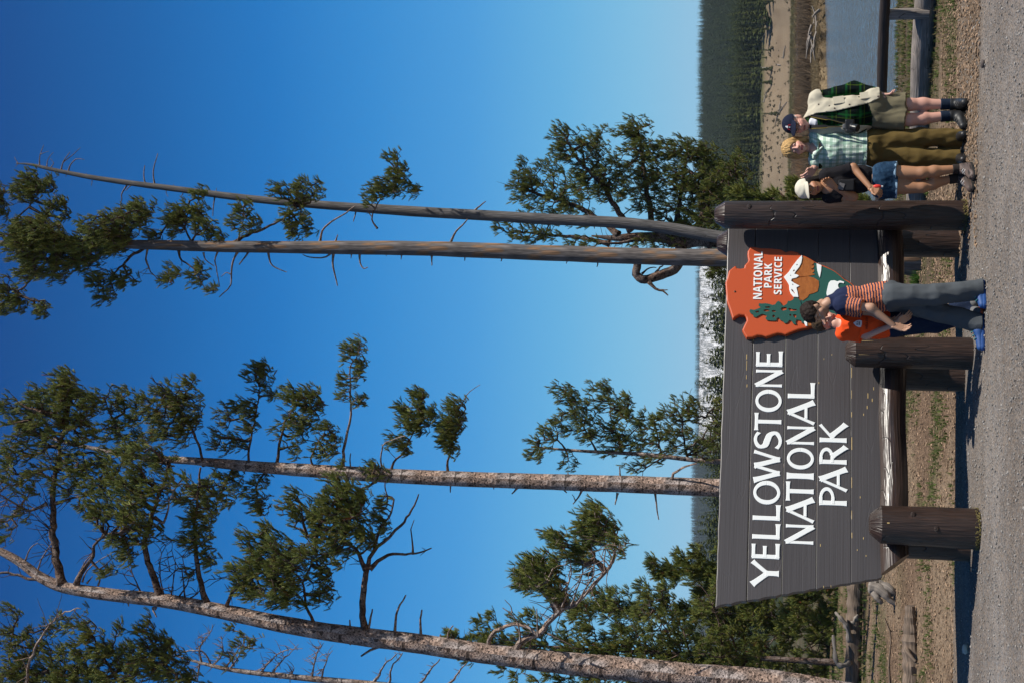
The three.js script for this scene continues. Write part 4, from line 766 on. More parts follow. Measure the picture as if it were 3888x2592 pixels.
// B: the middle pine
pine('lodgepole_pine', 'straight pinkish-barked pine rising behind the middle of the sign', 24, {
  trunk: { pts: [['d', 1680, 1121], ['d', 1400, 1110], ['d', 1200, 1104], ['d', 900, 1092], ['d', 700, 1079], ['d', 560, 1069], ['d', 470, 1060], ['d', 330, 1050], ['d', 170, 1020], ['d', 60, 990]], rad: [[0, 34], [.25, 31], [.5, 26], [.65, 20], [.78, 12], [1, 4]], seg: 56 },
  limbs: [
    ...stubs('6', [[4, [575, 165], [630, 205]], [4, [740, 200], [735, 265]], [5, [1200, 230], [1155, 278]], [4.5, [1640, 245], [1610, 300], [1575, 345]], [2.5, [1590, 320], [1570, 280]], [4.5, [1880, 270], [1862, 350]], [4.5, [2135, 255], [2145, 350], [2160, 455]], [4, [1545, 170], [1540, 130]], [4.5, [1900, 180], [1893, 90]], [4, [1310, 160], [1350, 180]], [5, [1770, 215], [1810, 250]], [5, [920, 205], [955, 212]], [3, [1030, 225], [1035, 245]], [4, [60, 170], [52, 60], [55, 0]], [5, [1500, 235], [1530, 270]]]),
    [...['6', 7, [[2270, 240], [2245, 180], [2270, 130], [2338, 90], [2420, 70]], { dz: .4, mat: deadTwig, r1: 3 }]],
    live('6', 6, [[722, 160], [715, 60], [735, 0], [735, -60], [760, -150]], [['5', 770, 1300, 80, 90, 60], ['5', 730, 1430, 60, 90, 46], ['5', 690, 1370, 40, 40, 14], ['5', 760, 1510, 40, 40, 16], ['5', 825, 1200, 25, 25, 5]], { flat: 1 }),
    ...stubs('5', [[2.4, [800, 1250], [835, 1190], [865, 1140], [945, 1082]]], { free: 1 }),
    live('6', 6, [[325, 140], [350, 60], [415, 0], [440, -60], [500, -180]], [['5', 500, 1330, 90, 70, 50], ['5', 520, 1150, 40, 50, 20], ['5', 410, 1260, 40, 30, 14], ['5', 620, 1310, 30, 60, 18], ['5', 540, 1230, 50, 50, 18], ['5', 380, 1460, 60, 40, 16], ['5', 450, 1500, 50, 40, 14]], { flat: 1, dead: 2 }),
    [...['6', 4, [[268, 130], [262, 40], [280, -60], [430, -120]], { dz: .3, r1: 2, mat: deadTwig }]],
    live('5', 7, [[0, 1640], [10, 1556], [25, 1440], [55, 1350], [60, 1220], [50, 1080], [60, 950], [100, 880]], [['5', 110, 830, 30, 50, 14], ['5', 40, 860, 40, 50, 14], ['5', 130, 960, 25, 50, 12], ['5', 20, 1060, 40, 40, 10], ['5', 120, 1220, 35, 50, 10], ['5', 10, 1150, 30, 40, 8], ['5', 120, 1040, 30, 20, 7]], { flat: 1, mat: deadTwig }),
    live('8', 6, [[1060, 640], [1065, 560], [1090, 420], [1110, 300]], [['8', 1105, 260, 55, 50, 36], ['8', 1140, 225, 25, 25, 8], ['8', 1080, 380, 40, 60, 26], ['8', 1060, 500, 40, 50, 18], ['8', 980, 420, 50, 60, 26], ['8', 1160, 330, 30, 20, 8], ['8', 940, 520, 50, 60, 20], ['8', 1000, 540, 40, 40, 14]], { dead: 3 }),
    live('8', 7, [[1180, 650], [1200, 520], [1230, 430], [1280, 370]], [['8', 1290, 350, 70, 50, 44], ['8', 1230, 330, 40, 30, 14], ['8', 1350, 380, 40, 60, 26], ['8', 1290, 430, 60, 50, 26], ['8', 1230, 470, 50, 50, 18], ['8', 1320, 510, 50, 50, 18], ['8', 1250, 570, 40, 30, 10]], { dead: 3 }),
    live('8', 5, [[1340, 655], [1330, 600], [1370, 520], [1400, 480]], [['8', 1400, 500, 30, 50, 18], ['8', 1430, 560, 30, 50, 18], ['8', 1370, 580, 40, 40, 12]]),
    live('8', 6, [[870, 640], [850, 550], [800, 450], [740, 360], [690, 300], [640, 260]], [['8', 760, 340, 90, 60, 50, .8], ['8', 690, 400, 90, 70, 50, .8], ['8', 820, 420, 70, 80, 44, .8], ['8', 740, 480, 90, 70, 44, .8], ['8', 810, 270, 40, 30, 10, .8], ['8', 660, 490, 60, 60, 24, .8]], { dead: 18, deadL: 1.4 }),
    live('8', 6, [[560, 610], [520, 520], [470, 420], [440, 350]], [['8', 520, 400, 80, 80, 44, .7], ['8', 420, 380, 70, 60, 34, .7], ['8', 600, 380, 50, 50, 18, .7], ['8', 510, 320, 25, 30, 8, .7], ['8', 560, 500, 70, 60, 26, .7], ['8', 450, 490, 70, 60, 26, .7], ['8', 600, 560, 60, 40, 18, .7]], { dead: 14 }),
    live('8', 6, [[1000, 640], [960, 720], [920, 820], [890, 920]], [['8', 900, 860, 50, 90, 28], ['8', 960, 800, 40, 60, 18], ['8', 870, 750, 60, 50, 18], ['8', 950, 690, 60, 30, 16], ['8', 1020, 700, 40, 50, 14]], { dead: 4 }),
    live('8', 5, [[1140, 655], [1100, 720], [1100, 800], [1120, 850]], [['8', 1110, 800, 40, 50, 24], ['8', 1080, 740, 40, 40, 14], ['8', 1130, 700, 30, 30, 8]]),
    live('6', 5, [[215, 190], [200, 160], [220, 110], [210, 80]], [['6', 215, 110, 40, 50, 18], ['6', 270, 150, 30, 30, 8]], { dz: .6 }),
    [...['6', 6, [[230, 190], [190, 215], [150, 235], [90, 245]], { r1: 3 }]],
  ],
});
// A: the big pine at the picture's edge
pine('leaning_pine', 'big grey-barked pine with a curving trunk and heavy side limbs beside the sign', 20, {
  trunk: { pts: [['d', 1950, 1600], ['d', 1800, 1572], ['6', 2338, 1515], ['6', 2000, 1480], ['6', 1500, 1430], ['6', 1000, 1370], ['6', 450, 1290], ['6', 0, 1235], ['8', 1200, 1315], ['8', 950, 1262], ['8', 700, 1215], ['8', 450, 1188], ['8', 260, 1155], ['8', 170, 1115], ['8', 90, 1055], ['8', 0, 1005], ['8', -150, 950]], rad: [[0, 50], [.2, 46], [.4, 38], [.55, 32], [.7, 26], [.82, 21], [.92, 17], [1, 8]], seg: 70 },
  limbs: [
    ...stubs('6', [[5, [55, 1210], [48, 1135]], [6, [170, 1230], [190, 1130], [205, 1065]], [6.5, [355, 1260], [360, 1150], [380, 1060], [433, 970]], [6.5, [538, 1290], [530, 1160], [542, 1070]], [6, [680, 1310], [668, 1235]], [5, [718, 1300], [725, 1220], [755, 1175]], [8, [330, 1300], [220, 1330], [130, 1382]], [8, [180, 1270], [110, 1260], [50, 1305]]]),
    [...['6', 9, [[1000, 1340], [1000, 1290], [1020, 1240], [1080, 1190], [1170, 1165], [1280, 1200], [1330, 1240]], { r1: 6, mat: deadTwig, dz: .3 }]],
    live('6', 15, [[1190, 1400], [1200, 1330], [1240, 1275], [1330, 1240], [1400, 1160], [1480, 1080], [1580, 1040], [1680, 940], [1770, 840], [1850, 720], [1870, 580]], [['6', 1300, 800, 110, 90, 60, .7], ['6', 1400, 770, 90, 70, 40, .7], ['6', 1260, 880, 80, 50, 26, .7], ['6', 1450, 880, 80, 80, 28, .6], ['6', 1650, 690, 70, 70, 22, .7], ['6', 1720, 480, 70, 60, 22, .9], ['6', 1790, 560, 70, 70, 20, .8], ['6', 1700, 590, 50, 50, 10, .8], ['6', 1500, 580, 80, 30, 12, .8], ['6', 1440, 570, 40, 25, 8, .8], ['6', 1850, 520, 40, 50, 9], ['6', 1740, 400, 40, 30, 8, .9], ['6', 1480, 960, 60, 60, 14]], { dead: 44, deadL: 1.5, mat: deadTwig, dz: .5 }),
    ...[[[1480, 1060], [1460, 960], [1400, 860], [1340, 790]], [[1500, 1050], [1540, 930], [1560, 780], [1540, 680], [1480, 600]], [[1560, 1040], [1620, 900], [1640, 760], [1620, 660]], [[1600, 1030], [1690, 880], [1720, 740], [1700, 600], [1640, 500]], [[1650, 980], [1760, 820], [1790, 680], [1780, 560], [1720, 470]], [[1700, 930], [1820, 760], [1870, 660], [1930, 630]], [[1750, 860], [1850, 720], [1840, 560], [1770, 440], [1720, 380]], [[1450, 1090], [1400, 980], [1300, 900], [1240, 840]]].map((p, i) => live('6', 3.2, p, [['6', ...p[p.length - 1], 42, 42, i === 5 ? 3 : 11, .9], ['6', ...p[p.length - 2], 45, 45, 8, .8]], { free: 1, off: rr(-.1, .8), dead: 10, deadL: 1.2, r1: 1.2, mat: deadTwig, dz: rr(-.3, .3), wig: .05 })),
    ...stubs('6', [[4, [1215, 1290], [1210, 1220], [1180, 1130], [1090, 1055]], [2.5, [1160, 1090], [1150, 1050], [1110, 1000]], [3.5, [1335, 1250], [1330, 1160], [1325, 1060]], [4, [1400, 1230], [1480, 1270], [1560, 1310]]], { off: .4 }),
    live('6', 14, [[155, 1210], [138, 1120], [135, 1000], [150, 880], [165, 790]], [], { flat: 1, r1: 11, dz: .2 }),
    live('6', 11, [[160, 790], [135, 750], [120, 690], [60, 630], [0, 570], [-40, 480]], [['6', 90, 500, 90, 110, 46], ['6', 40, 380, 90, 90, 40], ['6', 120, 290, 70, 70, 28], ['6', 20, 260, 60, 60, 20], ['6', 180, 590, 60, 40, 14], ['6', -60, 560, 90, 90, 34], ['6', -120, 420, 90, 90, 34], ['6', 40, 690, 40, 30, 8]], { free: 1, off: .2, r1: 3, dead: 12 }),
    [...['6', 9, [[170, 790], [200, 690], [290, 600], [400, 490], [450, 420], [490, 350], [515, 275]], { free: 1, off: .2, r1: 2.5 }]],
    live('6', 6, [[215, 670], [240, 560], [280, 480], [340, 400], [350, 310], [300, 270], [290, 190]], [['6', 270, 330, 30, 40, 10], ['6', 250, 440, 40, 50, 10], ['6', 310, 500, 30, 30, 6]], { free: 1, off: .2, r1: 2.2 }),
    [...['6', 9, [[185, 790], [280, 710], [390, 685], [500, 690], [605, 645]], { free: 1, off: .2, r1: 2.5, dead: 3, deadL: .4 }]],
    [...['6', 4, [[480, 690], [480, 600], [470, 530], [485, 450]], { free: 1, off: .2, r1: 1.5 }]],
    live('8', 20, [[262, 1150], [240, 1060], [228, 950], [226, 850], [235, 700], [250, 600], [270, 480]], [['8', 270, 300, 80, 60, 60, .8], ['8', 180, 360, 80, 60, 50, .8], ['8', 330, 380, 90, 70, 54, .8], ['8', 100, 430, 80, 70, 40, .8], ['8', 220, 470, 90, 70, 46, .8], ['8', 120, 540, 90, 70, 40, .8], ['8', 330, 500, 80, 70, 40, .8], ['8', 20, 390, 40, 40, 12, .8], ['8', 170, 640, 80, 60, 26, .7], ['8', 330, 640, 90, 70, 36, .7], ['8', 420, 640, 70, 60, 28, .7], ['8', 40, 600, 60, 80, 26, .7], ['8', 290, 740, 70, 40, 14, .6]], { dead: 46, deadL: 1.7, r1: 7, wig: .05, dz: -.5 }),
    live('8', 7, [[235, 800], [300, 780], [370, 760], [420, 700]], [['8', 420, 740, 60, 50, 24], ['8', 480, 700, 60, 60, 24], ['8', 360, 840, 40, 20, 8], ['8', 500, 620, 60, 50, 22]], { free: 1, off: -.2, dead: 8 }),
    live('8', 7, [[200, 800], [120, 830], [60, 800], [0, 760], [-40, 740]], [['8', 40, 700, 70, 60, 20, .5], ['8', 20, 880, 40, 40, 8], ['8', 110, 850, 30, 20, 5], ['8', 30, 960, 30, 20, 5], ['8', 100, 740, 50, 40, 10]], { free: 1, off: -.2, dead: 30, deadL: 1.6, mat: deadTwig }),
    live('8', 11, [[325, 1145], [355, 1080], [390, 1030], [400, 990], [430, 945], [520, 920]], [['8', 470, 860, 70, 50, 34], ['8', 560, 850, 60, 60, 34], ['8', 520, 960, 80, 40, 34], ['8', 570, 1030, 40, 25, 12], ['8', 470, 1080, 40, 20, 9], ['8', 610, 930, 50, 40, 16], ['8', 420, 800, 50, 50, 16]], { dead: 14, dz: .5 }),
    live('8', 16, [[685, 1210], [655, 1120], [625, 1040], [620, 960], [640, 880], [670, 790], [700, 720], [720, 620]], [['8', 640, 740, 70, 70, 34], ['8', 560, 680, 70, 60, 30], ['8', 700, 620, 70, 50, 26, .7], ['8', 600, 600, 60, 50, 20], ['8', 560, 760, 60, 50, 22], ['8', 680, 940, 30, 40, 8], ['8', 580, 850, 40, 60, 12]], { dead: 22, r1: 5, dz: .3 }),
    live('8', 7, [[660, 860], [700, 880], [720, 800], [760, 720]], [['8', 760, 700, 60, 60, 22], ['8', 720, 780, 50, 40, 12]], { free: 1, off: .1, dead: 4, mat: deadTwig }),
    live('8', 13, [[880, 1225], [850, 1120], [835, 1000], [830, 900], [845, 780], [855, 650]], [['8', 850, 860, 60, 70, 28], ['8', 880, 960, 50, 60, 22], ['8', 820, 960, 40, 50, 12], ['8', 900, 1030, 40, 30, 10], ['8', 830, 760, 60, 50, 16], ['8', 920, 750, 50, 60, 18], ['8', 810, 1090, 25, 30, 6]], { dead: 10, r1: 4, dz: -.3 }),
    ...[[[790, 1210], [775, 1100], [740, 1040], [730, 960]], [[700, 1200], [680, 1080], [700, 1000], [745, 940]], [[760, 1205], [800, 1130], [780, 1030], [830, 980]], [[730, 1200], [735, 1120], [700, 1050]], [[600, 1180], [570, 1110], [530, 1080]], [[800, 1215], [840, 1180], [870, 1140], [950, 1120], [1020, 1105]]].map(p => ['8', 3.2, p, { dead: 9, r1: 1, wig: .05 }]),
    live('8', 8, [[960, 1255], [1000, 1170], [1080, 1110], [1150, 1080], [1220, 1040]], [['8', 1100, 960, 70, 50, 30, .7], ['8', 1180, 1000, 90, 70, 60, .7], ['8', 1120, 1070, 90, 70, 60, .7], ['8', 1220, 1100, 90, 80, 70, .7], ['8', 1060, 1150, 70, 60, 36, .7], ['8', 1190, 1190, 80, 60, 50, .7], ['8', 1010, 1080, 50, 40, 16, .7], ['8', 1280, 1030, 60, 60, 28, .7]], { dead: 14, dz: .6 }),
    live('8', 7, [[1350, 1330], [1310, 1240], [1300, 1140], [1330, 1040], [1350, 950]], [['8', 1340, 960, 50, 60, 24], ['8', 1300, 860, 60, 50, 22], ['8', 1250, 800, 50, 50, 18], ['8', 1380, 1080, 50, 60, 24], ['8', 1390, 1180, 40, 50, 16], ['8', 1440, 1020, 40, 50, 14], ['8', 1320, 1220, 40, 40, 10], ['8', 1400, 780, 50, 50, 16], ['8', 1440, 700, 40, 50, 14]], { dead: 16, dz: .3 }),
    [...['8', 7, [[180, 1125], [120, 1122], [60, 1105], [0, 1095], [-80, 1080]], { r1: 4, dead: 3 }]],
    ...stubs('8', [[3.5, [100, 1060], [130, 990], [160, 970]], [4, [150, 1110], [180, 1030], [222, 965]]]),
    ...stubs('t', [[4, [650, 680], [735, 520], [800, 450]], [3.5, [705, 700], [740, 610], [860, 510], [950, 460]], [4, [745, 710], [790, 650]], [4, [840, 730], [855, 670], [800, 600]], [4.5, [1100, 880], [1105, 910]], [4, [970, 855], [965, 870]], [6, [1340, 930], [1310, 920], [1345, 1000]]]),
  ],
});
// E: the wide gnarled pine behind the bare trunks
pine('gnarled_pine', 'broad bushy pine with twisted dark limbs behind the two bare trunks', 31, {
  trunk: { mat: twigBark, pts: [['e', 2300, 520], ['e', 2050, 500], ['e', 1850, 520], ['e', 1700, 480], ['e', 1450, 470], ['e', 1250, 480], ['e', 1050, 460]], rad: [[0, 24], [.5, 22], [.8, 15], [1, 3]], seg: 34 }, dense: 5.6,
  limbs: [
    live('e', 20, [[1850, 520], [1840, 690], [1750, 780], [1600, 830], [1520, 850], [1450, 800], [1460, 700], [1440, 560]], [], { flat: 1, r1: 14, dz: .4 }),
    [...['e', 7, [[1560, 870], [1620, 930], [1690, 960], [1735, 985]], { free: 1, off: .3, r1: 2.5 }]],
    [...['e', 3, [[1660, 945], [1730, 940]], { free: 1, off: .3, r1: 1.5 }]],
    [...['e', 4, [[1500, 800], [1560, 750], [1640, 740]], { free: 1, off: .2, r1: 1.5 }]],
    [...['e', 6, [[1600, 820], [1650, 760], [1700, 720]], { free: 1, off: .2, r1: 2 }]],
    live('d', 10, [[1400, 560], [1330, 545], [1260, 540], [1180, 532]], [['d', 1160, 518, 30, 14, 10], ['d', 1200, 540, 40, 14, 14], ['d', 1250, 545, 50, 14, 16], ['d', 1240, 505, 50, 20, 18]]),
    live('d', 13, [[1420, 540], [1370, 500], [1300, 465], [1220, 440], [1190, 420]], [['d', 1205, 430, 40, 30, 30], ['d', 1210, 400, 40, 30, 26], ['d', 1265, 470, 50, 35, 34], ['d', 1300, 430, 50, 40, 36], ['d', 1330, 490, 40, 30, 22], ['d', 1260, 380, 30, 20, 10]], { dead: 16, deadL: 1.6 }),
    live('d', 13, [[1450, 530], [1410, 470], [1380, 420], [1330, 370], [1300, 320]], [['d', 1295, 310, 24, 28, 20], ['d', 1320, 350, 36, 30, 28], ['d', 1370, 330, 30, 34, 24], ['d', 1380, 390, 50, 40, 44], ['d', 1420, 440, 50, 40, 40], ['d', 1350, 420, 40, 40, 26], ['d', 1285, 360, 18, 18, 6]], { dead: 20, deadL: 1.6 }),
    live('d', 13, [[1500, 530], [1490, 460], [1480, 390], [1470, 330], [1465, 290]], [['d', 1460, 295, 40, 24, 32], ['d', 1480, 330, 40, 30, 32], ['d', 1500, 380, 50, 40, 44], ['d', 1480, 440, 50, 40, 38], ['d', 1440, 370, 30, 30, 16]], { dead: 18, deadL: 1.6 }),
    live('d', 13, [[1550, 540], [1560, 470], [1570, 410], [1580, 350]], [['d', 1560, 345, 50, 26, 40], ['d', 1600, 350, 40, 24, 30], ['d', 1560, 400, 60, 40, 54], ['d', 1600, 440, 60, 40, 50], ['d', 1540, 480, 60, 40, 44], ['d', 1640, 370, 30, 24, 20]], { dead: 14, deadL: 1.5 }),
    live('d', 13, [[1590, 545], [1620, 480], [1650, 430], [1690, 400]], [['d', 1640, 420, 50, 40, 50], ['d', 1660, 470, 50, 40, 50], ['d', 1690, 390, 30, 40, 26], ['d', 1620, 500, 50, 30, 34], ['d', 1700, 440, 40, 40, 34], ['d', 1590, 520, 50, 20, 20]], { dead: 8 }),
    live('d', 8, [[1620, 555], [1640, 590], [1635, 615]], [['d', 1645, 605, 22, 16, 16], ['d', 1650, 625, 14, 12, 8], ['d', 1660, 590, 20, 20, 12]]),
    live('d', 10, [[1500, 545], [1440, 555], [1380, 560]], [['d', 1480, 555, 50, 10, 12], ['d', 1560, 560, 30, 14, 10], ['d', 1340, 560, 40, 12, 12]], { dead: 14 }),
  ],
});
// F: the smaller pine behind the middle trunk
pine('young_pine', 'smaller bushy pine with a thin stem behind the trunk in the middle of the sign', 29, {
  trunk: { mat: deadTwig, pts: [['d', 1680, 1062], ['d', 1600, 1056], ['d', 1480, 1043], ['d', 1320, 1034], ['d', 1220, 1025]], rad: [[0, 11], [.6, 8], [1, 3]], seg: 24 }, dense: 3.6,
  limbs: [
    live('d', 4, [[1300, 1034], [1280, 1010], [1240, 1010]], [['d', 1235, 1030, 24, 22, 20], ['d', 1270, 1000, 34, 26, 26], ['d', 1300, 1060, 24, 16, 9]]),
    live('d', 4, [[1370, 1036], [1340, 980], [1310, 930], [1300, 890]], [['d', 1300, 895, 20, 24, 20], ['d', 1325, 930, 34, 28, 30], ['d', 1350, 975, 44, 36, 40], ['d', 1290, 960, 24, 24, 14]], { dead: 4 }),
    live('d', 4, [[1430, 1040], [1410, 980], [1400, 930], [1395, 890]], [['d', 1385, 895, 30, 22, 22], ['d', 1415, 930, 40, 30, 36], ['d', 1400, 1000, 50, 40, 44], ['d', 1450, 970, 40, 40, 36], ['d', 1440, 1020, 40, 24, 20]], { dead: 6 }),
    live('d', 4, [[1520, 1048], [1510, 1000], [1500, 960]], [['d', 1490, 985, 36, 36, 30], ['d', 1500, 1040, 40, 26, 20], ['d', 1465, 1070, 40, 16, 10], ['d', 1530, 1000, 30, 30, 16]], { dead: 8 }),
    live('d', 5, [[1580, 1054], [1570, 1000], [1570, 950], [1590, 920]], [['d', 1545, 945, 24, 26, 18], ['d', 1585, 935, 22, 26, 18], ['d', 1580, 980, 40, 30, 30], ['d', 1550, 1010, 30, 30, 16], ['d', 1600, 1030, 34, 30, 20], ['d', 1640, 1010, 30, 40, 24], ['d', 1650, 950, 30, 30, 16]], { dead: 10, deadL: 1.4 }),
  ],
});
function auto(label, name, D, tip, foot, w1, n, o = {}) {          // a bushy conifer whose boughs are generated along its axis ('d' pixels)
  const limbs = [];
  for (let i = 0; i < n; i++) {
    const t = (i + .4) / n, x = lerp(tip[0], foot[0], t), y = lerp(tip[1], foot[1], t), w = w1 * (.12 + .88 * t ** .75) * rr(.7, 1.2), s = i % 3 === 2 ? 0 : i % 2 ? 1 : -1;
    const ex = x - w * rr(.2, .6), ey = y + s * w * (s ? 1 : rr(-.3, .3)), k = Math.max(10, w * .30), nn = Math.round((o.num ?? 14) * (.5 + t));
    limbs.push(live('d', Math.max(2, 5 * t), [[x, y], [(x + ex) / 2 + w * .08, (y + ey) / 2], [ex, ey]], [['d', ex, ey, k, k, nn, .4], ['d', (x + ex) / 2, (y + ey) / 2, k * 1.1, k * 1.1, nn, .4], ['d', x - w * .1, y + s * w * .25, k, k, Math.round(nn * .7), .4]], { dz: s ? rr(-.6, .6) : (i % 2 ? 1 : -1) * w * 1.65 * D / F * .8, dead: 2 }));
  }
  return pine(name, label, D, { trunk: { mat: twigBark, pts: [['d', ...foot], ['d', (tip[0] + foot[0]) / 2, (tip[1] + foot[1]) / 2], ['d', ...tip]], rad: [[0, o.r ?? 13], [.5, (o.r ?? 13) * .6], [1, 1.5]], seg: 24 }, limbs, dense: 2.2, tuft: 1.5, group: o.group });
}
auto('slim tapering conifer whose tip rises past the leaning pine, left of the sign', 'conifer', 36, [1035, 1472], [1760, 1512], 150, 40, { num: 17 });
auto('dense conifer touching the upper left corner of the sign', 'conifer', 37, [1500, 1300], [1960, 1345], 95, 26, { num: 20 });
auto('dense dark conifer standing behind the long fallen log', 'conifer', 40, [1300, 1390], [1960, 1425], 120, 34, { num: 20 });
auto('dark conifer behind the leaning pine trunk', 'conifer', 43, [1330, 1545], [1960, 1550], 130, 32, { num: 19 });
auto('low young conifer growing beside the tall sign post near the capped walker', 'conifer', 26, [1690, 452], [2010, 470], 46, 9, { num: 12, r: 8 });
auto('bushy conifer behind the leaning pine and beyond the picture edge', 'conifer', 38, [1450, 1620], [1990, 1625], 110, 16, { num: 16 });
// H: a thin dead tree and a dense pine that reach in from beyond the left edge
pine('dead_pine', 'thin grey dead pine with tangled bare twigs behind the big leaning pine', 27, {
  trunk: { mat: deadTwig, pts: [['d', 1960, 1645], ['d', 1500, 1610], ['d', 1080, 1590], ['8', 1464, 1562], ['8', 1160, 1532], ['8', 980, 1510], ['8', 850, 1480], ['8', 740, 1450]], rad: [[0, 20], [.5, 13], [.8, 8], [1, 2]], seg: 40 },
  branchMat: deadTwig,
  limbs: [
    ...[[[860, 1480], [850, 1420], [880, 1380], [910, 1320]], [[900, 1490], [870, 1440], [800, 1430], [740, 1440]], [[960, 1505], [1000, 1450], [1040, 1400]], [[1110, 1525], [1150, 1480], [1210, 1430], [1290, 1420]], [[1160, 1530], [1200, 1480], [1280, 1400]], [[1240, 1545], [1262, 1500]], [[1330, 1550], [1350, 1460], [1380, 1400]], [[1370, 1555], [1390, 1490], [1420, 1430]], [[850, 1480], [845, 1560]], [[900, 1500], [950, 1440], [940, 1370]]].map((p, i) => ['8', 4, p, { dead: i % 3 ? 16 : 26, deadL: .9, r1: 1.2, wig: .05 }]),
    ...[[[410, 1368], [340, 1470], [310, 1600]], [[370, 1375], [290, 1450], [215, 1560]], [[670, 1405], [600, 1480], [510, 1590]], [[850, 1430], [790, 1500], [710, 1590]]].map(p => ['6', 5, [...p].reverse(), { dead: 8, deadL: .5, r1: 2, wig: .06 }]),
    live('8', 4, [[980, 1510], [1020, 1450], [1040, 1400]], [['8', 1050, 1400, 50, 40, 22], ['8', 1000, 1330, 30, 14, 6], ['8', 980, 1460, 40, 30, 10]]),
  ],
});
pine('dense_pine', 'dense dark pine reaching in from the edge beside the big leaning pine', 21, {
  trunk: { pts: [['d', 2000, 1800], ['d', 1200, 1750], ['d', 600, 1715], ['d', 200, 1690], ['d', -200, 1670]], rad: [[0, 40], [.6, 26], [1, 12]], seg: 40 },
  limbs: [
    live('d', 11, [[560, 1712], [480, 1640], [420, 1570], [380, 1520], [350, 1480]], [['d', 360, 1500, 40, 30, 46], ['d', 330, 1450, 24, 26, 22], ['d', 390, 1530, 40, 34, 46], ['d', 420, 1570, 50, 30, 40], ['d', 330, 1540, 50, 36, 46], ['d', 380, 1480, 24, 20, 14]]),
    live('d', 11, [[420, 1700], [340, 1640], [280, 1580], [240, 1520], [210, 1460]], [['d', 210, 1450, 24, 24, 24], ['d', 240, 1500, 40, 30, 44], ['d', 270, 1550, 50, 36, 54], ['d', 180, 1500, 30, 24, 26], ['d', 230, 1570, 50, 30, 40], ['d', 300, 1500, 30, 24, 22], ['d', 270, 1440, 14, 10, 6]]),
    live('d', 10, [[300, 1695], [220, 1640], [150, 1580], [110, 1540]], [['d', 150, 1540, 50, 34, 50], ['d', 100, 1570, 50, 30, 44], ['d', 190, 1560, 50, 30, 40], ['d', 120, 1500, 30, 24, 20], ['d', 60, 1550, 40, 30, 30]]),
    live('d', 9, [[160, 1690], [90, 1620], [40, 1560], [20, 1500], [30, 1440]], [['d', 30, 1540, 40, 40, 44], ['d', 60, 1490, 40, 30, 24], ['d', 20, 1450, 40, 30, 20], ['d', 90, 1470, 30, 24, 14], ['d', 120, 1450, 24, 16, 8], ['d', 40, 1400, 30, 20, 8]], { dead: 20, deadL: 1.6 }),
    live('d', 7, [[100, 1690], [60, 1580], [75, 1500], [110, 1440], [140, 1410], [185, 1395]], [['d', 150, 1430, 30, 18, 8], ['d', 170, 1440, 20, 14, 5]], { dead: 24, deadL: 1.4, mat: deadTwig }),
  ],
});

// ---------------------------------------------------------------- people: bodies and clothes meshed from smooth distance fields
function cone(a, b, ra, rb, o = {}) { return { a, b, ra, rb, ...o, ab: b.clone().sub(a), l2: b.distanceToSquared(a) || 1e-9 }; }
function ell(c, r, rot) { const m = new THREE.Matrix3(); if (rot) m.setFromMatrix4(new THREE.Matrix4().makeRotationFromEuler(rot)).transpose(); return { e: 1, c, r, m: rot ? m.elements : null }; }
function dist(p, x, y, z) {
  if (p.e) {
    let dx = x - p.c.x, dy = y - p.c.y, dz = z - p.c.z; const m = p.m;
    if (m) { const X = m[0] * dx + m[3] * dy + m[6] * dz, Y = m[1] * dx + m[4] * dy + m[7] * dz, Z = m[2] * dx + m[5] * dy + m[8] * dz; dx = X; dy = Y; dz = Z; }
    const a = dx / p.r[0], b = dy / p.r[1], c = dz / p.r[2], k0 = Math.sqrt(a * a + b * b + c * c), A = a / p.r[0], B = b / p.r[1], C = c / p.r[2], k1 = Math.sqrt(A * A + B * B + C * C);
    return k1 < 1e-9 ? -Math.min(...p.r) : k0 * (k0 - 1) / k1;
  }
  const px = x - p.a.x, py = y - p.a.y, pz = z - p.a.z; let t = (px * p.ab.x + py * p.ab.y + pz * p.ab.z) / p.l2; const t0 = t; t = t < 0 ? 0 : t > 1 ? 1 : t;
  const dx = px - p.ab.x * t, dy = py - p.ab.y * t, dz = pz - p.ab.z * t; let d = Math.sqrt(dx * dx + dy * dy + dz * dz) - (p.ra + (p.rb - p.ra) * t);
  if (p.flat && t0 > .85) { const tt = Math.min(t0, 3), ex = px - p.ab.x * tt, ey = py - p.ab.y * tt, ez = pz - p.ab.z * tt; d = Math.max(Math.sqrt(ex * ex + ey * ey + ez * ez) - (p.ra + (p.rb - p.ra) * Math.min(1, tt)), (t0 - 1) * Math.sqrt(p.l2)); }
  return d;
}
function blend(prims, k, grow = 0) { return (x, y, z) => { let d = 1e3; for (const p of prims) { const e = dist(p, x, y, z) - (p.g ?? grow); const kk = p.k ?? k; const h = Math.max(kk - Math.abs(d - e), 0) / kk; d = Math.min(d, e) - h * h * kk * .25; } return d; }; }
function bounds(prims, pad) {
  const b = new THREE.Box3(); for (const p of prims) { if (p.e) { const r = Math.max(...p.r); b.expandByPoint(p.c.clone().addScalar(r)); b.expandByPoint(p.c.clone().addScalar(-r)); } else { b.expandByPoint(p.a.clone().addScalar(p.ra)); b.expandByPoint(p.a.clone().addScalar(-p.ra)); b.expandByPoint(p.b.clone().addScalar(p.rb)); b.expandByPoint(p.b.clone().addScalar(-p.rb)); } }
  return b.expandByScalar(pad);
}
